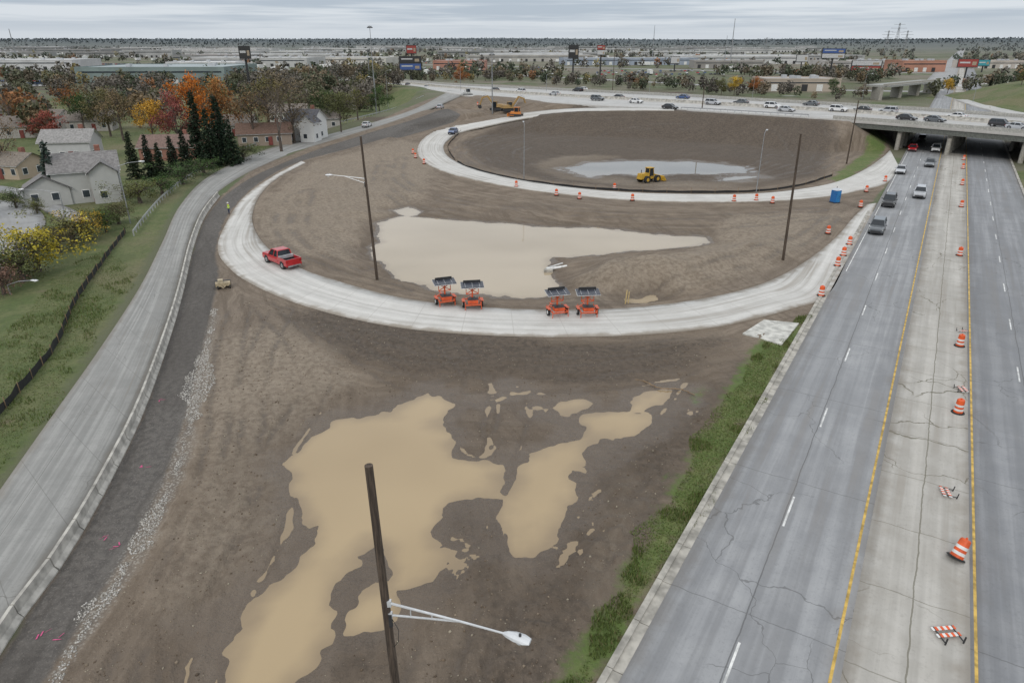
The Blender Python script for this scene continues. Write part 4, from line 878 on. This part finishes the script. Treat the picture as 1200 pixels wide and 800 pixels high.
def tree(kind,u,v_,vt,c,name,wid=1.0):
    g0,hh=ptop(u,v_,u,vt); s=max(hh,1.0)/10; L=dict(d=DT,s=DS,c=CT,b=BT,h=BUSH)[kind]
    if kind=='h': s=max(hh,.8)/3.2
    o=put(random.choice(L),name,g0,random.random()*6.28,scale=(s*wid,s*wid,s)); o.color=(*[k*random.uniform(.88,1.12) for k in AC[c]],1); return o
for q in(('c',68,238,163,'blue','spruce_tree',1.1),('c',237,193,104,'dk','pine_tree',.9),('c',262,191,110,'dk','pine_tree',1.1),('c',250,196,125,'dk','pine_tree',1.1),('c',274,194,138,'dk','pine_tree',1.2),('c',160,210,152,'dk','pine_tree',1.0),('c',178,208,156,'dk','pine_tree',1.0),('c',206,206,158,'dk','pine_tree',1.2),('c',190,208,166,'dk','pine_tree',1.2),('c',220,201,150,'dk','pine_tree',1.2),
 ('d',236,172,88,'orange','maple_tree',.75),('d',262,165,92,'rust','maple_tree',.8),('d',182,172,118,'yellow','maple_tree',.9),('d',212,178,108,'red','maple_tree',.75),('d',62,168,130,'red','maple_tree',1.3),('b',330,178,80,'brown','bare_tree',1.0),('s',318,168,82,'olive','deciduous_tree',1),('s',345,168,88,'brown','deciduous_tree',1),
 ('d',400,154,108,'olive','deciduous_tree',1),('d',385,150,106,'green','deciduous_tree',1.1),('s',420,144,100,'olive','deciduous_tree',1),('d',445,135,100,'green','deciduous_tree',1),('s',300,170,100,'brown','deciduous_tree',1),('d',130,160,105,'olive','deciduous_tree',1.1),('s',145,165,100,'brown','deciduous_tree',1),('d',100,155,110,'green','deciduous_tree',1),('s',85,145,98,'rust','maple_tree',1),('s',10,205,130,'brown','deciduous_tree',.8),('b',20,160,100,'brown','bare_tree',1),('d',40,150,118,'olive','deciduous_tree',1),
 ('h',45,318,272,'yellow','yellow_bush',1.3),('h',28,330,290,'olive','bush',1.2),('h',88,285,255,'olive','bush',1.5),('h',105,280,255,'yellow','bush',1.2),('h',70,296,270,'olive','bush',1.4),('h',140,262,240,'olive','bush',1.4),('h',125,272,250,'green','bush',1.2),('h',118,266,246,'olive','bush',1.2),('h',20,245,225,'green','bush',1),('h',45,252,236,'olive','bush',1),
 ('h',190,228,208,'green','bush',1.5),('h',215,216,196,'green','bush',1.5),('h',240,205,188,'green','bush',1.8),('h',165,238,215,'olive','bush',1.6),('h',285,188,172,'green','bush',1.8),('h',12,325,300,'olive','bush',1.3),('h',5,345,318,'brown','bush',1.3),
 ('d',860,112,90,'yellow','maple_tree',1.0),('d',885,110,90,'rust','maple_tree',1.0),('d',540,100,78,'rust','maple_tree',1),('d',845,112,92,'olive','deciduous_tree',1),('d',975,112,92,'green','deciduous_tree',1),('c',1160,103,90,'dk','pine_tree',1.3),('c',1172,103,88,'dk','pine_tree',1.3),('d',1195,106,82,'olive','deciduous_tree',1.2),('d',1110,110,92,'yellow','maple_tree',1)):
    tree(*q)
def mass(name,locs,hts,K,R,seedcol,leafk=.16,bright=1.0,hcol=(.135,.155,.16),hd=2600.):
    n=len(locs); C=[];S=[];T=[]; pal=np.array([(.10,.10,.05),(.16,.125,.08),(.2,.14,.075),(.26,.21,.08),(.055,.072,.035),(.155,.135,.11),(.13,.11,.09),(.075,.088,.045),(.28,.125,.045)])*bright; pw_=np.array([.2,.16,.08,.05,.1,.17,.13,.09,.02]); pw_/=pw_.sum()
    for i in range(n):
        x,y,z=locs[i]; H=hts[i]; k=K; w=H*R.uniform(.33,.5)
        d=R.normal(size=(k,3)); d/=np.linalg.norm(d,axis=1)[:,None]; d*=R.uniform(.35,1,(k,1))**.6
        lob=1+.35*np.sin(d[:,0]*5+i)*np.cos(d[:,1]*4+i*2)
        c=np.stack([x+d[:,0]*w*lob,y+d[:,1]*w*lob,z+H*.56+d[:,2]*H*.45*lob],1); C.append(c); S.append(np.full(k,H*leafk)*R.uniform(.6,1.3,k))
        col=pal[R.choice(len(pal),p=pw_)]; dist=math.hypot(x,y); hz_=1-math.exp(-dist/hd); col=col*(1-hz_)+np.array(hcol)*hz_  # aerial haze mixed into each tree's own colour by distance
        T.append(col[None,:]*(.55+.6*(d[:,2:3]*.5+.5))*R.uniform(.75,1.25,(k,1)))  # crown shading painted into the tint: lighter top, darker underside
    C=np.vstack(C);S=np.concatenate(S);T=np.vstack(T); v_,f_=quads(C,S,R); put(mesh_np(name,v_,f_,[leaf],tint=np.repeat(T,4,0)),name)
R=np.random.RandomState(5)
def region(poly,n,hmin,hmax):
    w=PP(poly); x0,y0=w[:,0].min(),w[:,1].min();x1,y1=w[:,0].max(),w[:,1].max(); o=[];H=[]
    x=R.uniform(x0,x1,n*12);y=R.uniform(y0,y1,n*12); k=(sdpoly(x,y,w)<0); x=x[k][:n];y=y[k][:n]
    for a,b_ in zip(x,y): o.append((a,b_,hgt(a,b_)));H.append(R.uniform(hmin,hmax))
    return o,H
o1=[];h1=[]
for poly,n,a,b_ in (([(0,118),(100,110),(300,108),(440,104),(470,112),(430,135),(380,142),(340,150),(290,150),(230,158),(150,150),(80,140),(0,150)],120,6,11),([(-300,150),(0,135),(60,140),(60,165),(0,172),(-300,200)],50,6,11),([(250,105),(450,97),(462,106),(300,125)],60,7,12),([(-300,260),(-40,225),(-30,260),(-200,330)],20,5,9)):
    q,w=region(poly,n,a,b_); o1+=q;h1+=w
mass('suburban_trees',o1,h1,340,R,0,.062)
o1=[];h1=[]
for poly,n,a,b_ in (([(480,97),(600,97),(760,108),(960,118),(1030,122),(1030,116),(900,108),(760,98),(600,90),(480,90)],150,3,8),([(1090,118),(1120,108),(1200,104),(1400,104),(1400,98),(1200,95),(1100,102)],60,5,9),([(900,95),(1020,100),(1060,104),(1040,96),(920,88)],45,6,10),([(0,105),(300,103),(460,96),(460,90),(250,95),(95,100),(0,98)],100,6,10),([(1185,150),(1260,150),(1500,190),(1500,175),(1300,146)],25,4,8)):
    q,w=region(poly,n,a,b_); o1+=q;h1+=w
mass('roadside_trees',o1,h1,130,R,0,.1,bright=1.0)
def far(n,y0,y1,K,name,lk,thr,sc_,**kw):
    y=np.exp(R.uniform(math.log(y0),math.log(y1),n)); x=R.uniform(-.95,.95,n)*y; nz=fbm(x/sc_,y/sc_*1.0,3); k=(nz>thr)
    ta=x/y; k&=~((ta>.545)&(ta<.60)&(y<3500))
    rl=(x-O[0])*LAT[0]+(y-O[1])*LAT[1]; k&=~((rl>lA-10)&(rl<lB+10)&(y<950))
    x=x[k];y=y[k]; L=[(a,b_,hgt(a,b_)) for a,b_ in zip(x,y)]; mass(name,L,R.uniform(5,11,len(L)),K,R,0,lk,**kw)
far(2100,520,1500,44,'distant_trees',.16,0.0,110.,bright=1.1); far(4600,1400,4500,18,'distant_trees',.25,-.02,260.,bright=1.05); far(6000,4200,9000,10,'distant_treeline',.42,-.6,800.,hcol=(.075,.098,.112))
b=MB(); cm=[paint(k,c) for k,c in COL.items()]
for (u0,u1,v0,v1,nr_) in((0,95,96,104,3),(250,460,86,94,4),(480,640,80,86,3),(700,860,84,90,3),(900,1000,84,90,2),(0,300,76,82,4),(300,560,70,76,4)):
    for rI in range(nr_):
        v_=v0+(v1-v0)*rI/nr_; a=P(u0,v_);c_=P(u1,v_); n=int((c_[0]-a[0])/3.2)
        for i in range(n):
            if random.random()<.4: continue
            x=a[0]+i*3.2; y=a[1]+random.uniform(-.5,.5); m=random.choice(cm); z=hgt(x,y)
            b.frus((x-.9,x+.9,y-2.3,y+2.3,z+.3),(x-.88,x+.88,y-2.2,y+2.2,z+.95),m); b.frus((x-.82,x+.82,y-1.8,y+1.0,z+.95),(x-.65,x+.65,y-1.2,y+.4,z+1.45),glass)
b.obj('distant_parked_cars')
b=MB()
for i in range(170):
    yy=random.uniform(600,1700); xx=random.uniform(-.72,.3)*yy; z=hgt(xx,yy); b.box((xx,yy,z+2.4),(2.6 if random.random()<.5 else 13,13,2.9),frm); b.box((xx,yy,z+.6),(2.2,11,.7),trim)
b.obj('distant_truck_trailers')
# ------------------------------------------------------------ near scatter
def scatter_poly(poly,n):
    w=poly; x0,y0=w[:,0].min(),w[:,1].min();x1,y1=w[:,0].max(),w[:,1].max()
    x=R.uniform(x0,x1,n*10);y=R.uniform(y0,y1,n*10); k=(sdpoly(x,y,w)+fbm(x/3,y/3,3)*1.4<-.1)
    return x[k][:n],y[k][:n]
gx,gy=[],[]
x,y=scatter_poly(R_grass[0],28000); gx.append(x);gy.append(y)
x,y=scatter_poly(PP([(-200,760),(-90,690),(0,560),(60,478),(115,395),(160,325),(120,290),(60,330),(0,400),(-100,500)]),20000); gx.append(x);gy.append(y)
gx=np.concatenate(gx);gy=np.concatenate(gy); gzv=np.array([hgt(a,b_) for a,b_ in zip(gx,gy)])
n=len(gx); a=R.uniform(0,6.28,n); hh=R.uniform(.03,.11,n)*(1+2*(fbm(gx/2,gy/2,2)>.25)); w=.035
dx,dy=np.cos(a)*w,np.sin(a)*w; lx,ly=R.normal(size=n)*.06,R.normal(size=n)*.06
V=np.stack([np.stack([gx-dx,gy-dy,gzv-.02],1),np.stack([gx+dx,gy+dy,gzv-.02],1),np.stack([gx+lx,gy+ly,gzv+hh],1)],1).reshape(-1,3)
T=np.array([(.1,.138,.038),(.085,.112,.035),(.18,.165,.08),(.12,.158,.045)])[R.choice(4,n,p=[.33,.25,.2,.22])]
put(mesh_np('grass',V,np.arange(3*n).reshape(-1,3),[leaf],tint=np.repeat(T,3,0)),'grass')
octv=np.array([(1,0,0),(-1,0,0),(0,1,0),(0,-1,0),(0,0,1),(0,0,-.6)],float); octf=np.array([(0,2,4),(2,1,4),(1,3,4),(3,0,4),(2,0,5),(1,2,5),(3,1,5),(0,3,5)])
def stones(name,x,y,s,cols):
    n=len(x); z=np.array([hgt(a,b_) for a,b_ in zip(x,y)]); sc3=s[:,None]*R.uniform(.6,1.2,(n,3)); an=R.uniform(0,6.28,n); V=octv[None]*sc3[:,None,:]
    V=V+R.normal(size=V.shape)*s[:,None,None]*.15
    c_,s_=np.cos(an)[:,None],np.sin(an)[:,None]; V=np.stack([V[...,0]*c_-V[...,1]*s_,V[...,0]*s_+V[...,1]*c_,V[...,2]],-1)+np.stack([x,y,z],1)[:,None]
    Fc=(octf[None]+6*np.arange(n)[:,None,None]).reshape(-1,3); T=cols[R.choice(len(cols),n)]*R.uniform(.7,1.15,(n,1)); put(mesh_np(name,V.reshape(-1,3),Fc,[leaf],tint=np.repeat(T,6,0)),name)
x,y=scatter_poly(R_gravel,6000); stones('gravel_stones',x,y,R.uniform(.025,.075,len(x)),np.array([(.44,.42,.38),(.3,.28,.25),(.52,.5,.47)]))
x,y=scatter_poly(PP([(40,860),(72,800),(130,715),(200,600),(236,480),(252,380),(300,345),(440,385),(600,400),(860,400),(840,470),(795,560),(650,800),(600,900)]),17000)
k=np.array([hgt(a,b_)>-.24 for a,b_ in zip(x,y)]); x=x[k];y=y[k]; stones('dirt_clods',x,y,np.minimum(R.exponential(.018,len(x))+.01,.09),np.array([(.24,.19,.14),(.16,.12,.085),(.3,.26,.2),(.12,.09,.065)]))
x,y=scatter_poly(base.poly(),3500); k=y<110; x=x[k];y=y[k]; stones('base_course_stones',x,y,R.uniform(.01,.035,len(x)),np.array([(.22,.2,.18),(.12,.11,.1)]))
pk=M('pink_marking_paint_mat',(.55,.09,.22),.8); b=MB()
for u,v_ in((48,742),(70,748),(118,632),(135,640),(170,546),(190,470)):
    p=P(u,v_,0); z=hgt(p[0],p[1])
    for k in range(3):
        a=random.random()*3; dx,dy=math.cos(a)*.14,math.sin(a)*.14; ox,oy=random.uniform(-.25,.25),random.uniform(-.25,.25)
        b.add([(p[0]+ox-dx,p[1]+oy-dy,z+.03+k*.004),(p[0]+ox+dx,p[1]+oy+dy,z+.03+k*.004),(p[0]+ox+dx+.05,p[1]+oy+dy+.05,z+.03+k*.004),(p[0]+ox-dx+.05,p[1]+oy-dy+.05,z+.03+k*.004)],[(0,1,2,3)],pk)
b.obj('survey_paint_marks')
# ------------------------------------------------------------ worker
def worker(loc,rz):
    J=dict(pel=(0,0,.95,.15,.12),ab=(0,0,1.12,.15,.11),ch=(0,0,1.35,.18,.12),nk=(0,0,1.52,.065,.065),hd=(0,.02,1.64,.1,.11),ht=(0,.02,1.74,.085,.1))
    for s,t in((-1,'l'),(1,'r')):
        J.update({'sh'+t:(s*.19,0,1.44,.07,.07),'el'+t:(s*.27,-.02,1.16,.05,.05),'wr'+t:(s*.25,.12,.94,.032,.032),'ha'+t:(s*.24,.18,.86,.035,.02),'hp'+t:(s*.1,0,.9,.1,.1),'kn'+t:(s*.13,.04,.5,.065,.065),'an'+t:(s*.14,0,.1,.045,.05),'to'+t:(s*.15,.16,.05,.045,.035)})
    k=list(J); E=[('pel','ab'),('ab','ch'),('ch','nk'),('nk','hd'),('hd','ht')]
    for t in'lr': E+=[('ch','sh'+t),('sh'+t,'el'+t),('el'+t,'wr'+t),('wr'+t,'ha'+t),('pel','hp'+t),('hp'+t,'kn'+t),('kn'+t,'an'+t),('an'+t,'to'+t)]
    me=bpy.data.meshes.new('worker'); me.from_pydata([J[q][:3] for q in k],[(k.index(a),k.index(b_)) for a,b_ in E],[])
    o=put(me,'construction_worker',loc,rz); o.modifiers.new('s','SKIN')
    for i,q in enumerate(k): me.skin_vertices[0].data[i].radius=J[q][3:5]
    me.skin_vertices[0].data[0].use_root=True
    o.modifiers.new('u','SUBSURF').levels=1; o.modifiers['u'].render_levels=2
    g=G('worker_clothing_mat',.8); q=g.n('ShaderNodeSeparateXYZ'); g.set(q.inputs[0],g.obj()); z=q.outputs[2]
    c=g.mix(g.m('GREATER_THAN',z,.12),(.06,.04,.02),(.04,.05,.09)); c=g.mix(g.m('GREATER_THAN',z,.93),c,(.45,.62,.05)); 
    rb=g.m('MULTIPLY',g.m('GREATER_THAN',z,1.1),g.m('LESS_THAN',z,1.15)); c=g.mix(rb,c,(.7,.7,.7)); c=g.mix(g.m('GREATER_THAN',z,1.5),c,(.45,.28,.2)); g.col(c); me.materials.append(g.mat)
    o.modifiers['s'].use_smooth_shade=True
    b=MB(); hm=M('hard_hat_mat',(.7,.7,.68),.3); b.cyl((0,.02,1.72),(0,.02,1.8),.135,.11,hm,14); b.cyl((0,.02,1.8),(0,.02,1.85),.11,.04,hm,14); b.box((0,.15,1.725),(.18,.1,.02),hm); b.obj('hard_hat',parent=o)
worker(gz(269,251),2.4)
# ------------------------------------------------------------ world, sun, camera
w=bpy.data.worlds.new('World'); sc.world=w; w.use_nodes=True; nt=w.node_tree; bg=nt.nodes['Background']; bg.inputs[1].default_value=.1
class W(G):
    def __init__(s): s.nt=nt
g=W(); tc=g.n('ShaderNodeTexCoord').outputs['Generated']; sky=g.n('ShaderNodeTexSky',sky_type='NISHITA'); sky.sun_disc=False; sky.sun_elevation=math.radians(38); sky.sun_rotation=math.radians(200)
q=g.n('ShaderNodeSeparateXYZ'); g.set(q.inputs[0],tc); z=q.outputs[2]
cv=g.comb(g.m('MULTIPLY',q.outputs[0],2.6),g.m('MULTIPLY',q.outputs[1],2.6),g.m('MULTIPLY',z,70.))
n1=g.noise(cv,1.0,4,.62)
cl=g.mix(g.rmp(n1,.38,.62),(4.5,5.2,6.1),(7.0,7.5,8.1))
hor=g.rmp(z,.0,.035,.0,1.0); cl=g.mix(hor,(6.4,6.9,7.5),cl)
up=g.rmp(z,.05,.7); cl=g.mix(up,cl,(11.1,11.5,11.9))
fin=g.mix(.08,cl,sky.outputs[0]); g.set(bg.inputs[0],fin)
sd=bpy.data.lights.new('sun','SUN'); sd.energy=1.0; sd.angle=math.radians(16); sd.color=(1,.95,.88); so=bpy.data.objects.new('sun',sd); so.rotation_euler=(math.radians(52),0,math.radians(-20)); sc.collection.objects.link(so)
cd=bpy.data.cameras.new('camera'); cd.lens=24; cd.sensor_width=36; cd.clip_end=40000; cd.clip_start=.1
co=bpy.data.objects.new('camera',cd); co.location=(0,0,CH); co.rotation_euler=(math.pi/2-PT,0,0); sc.collection.objects.link(co); sc.camera=co
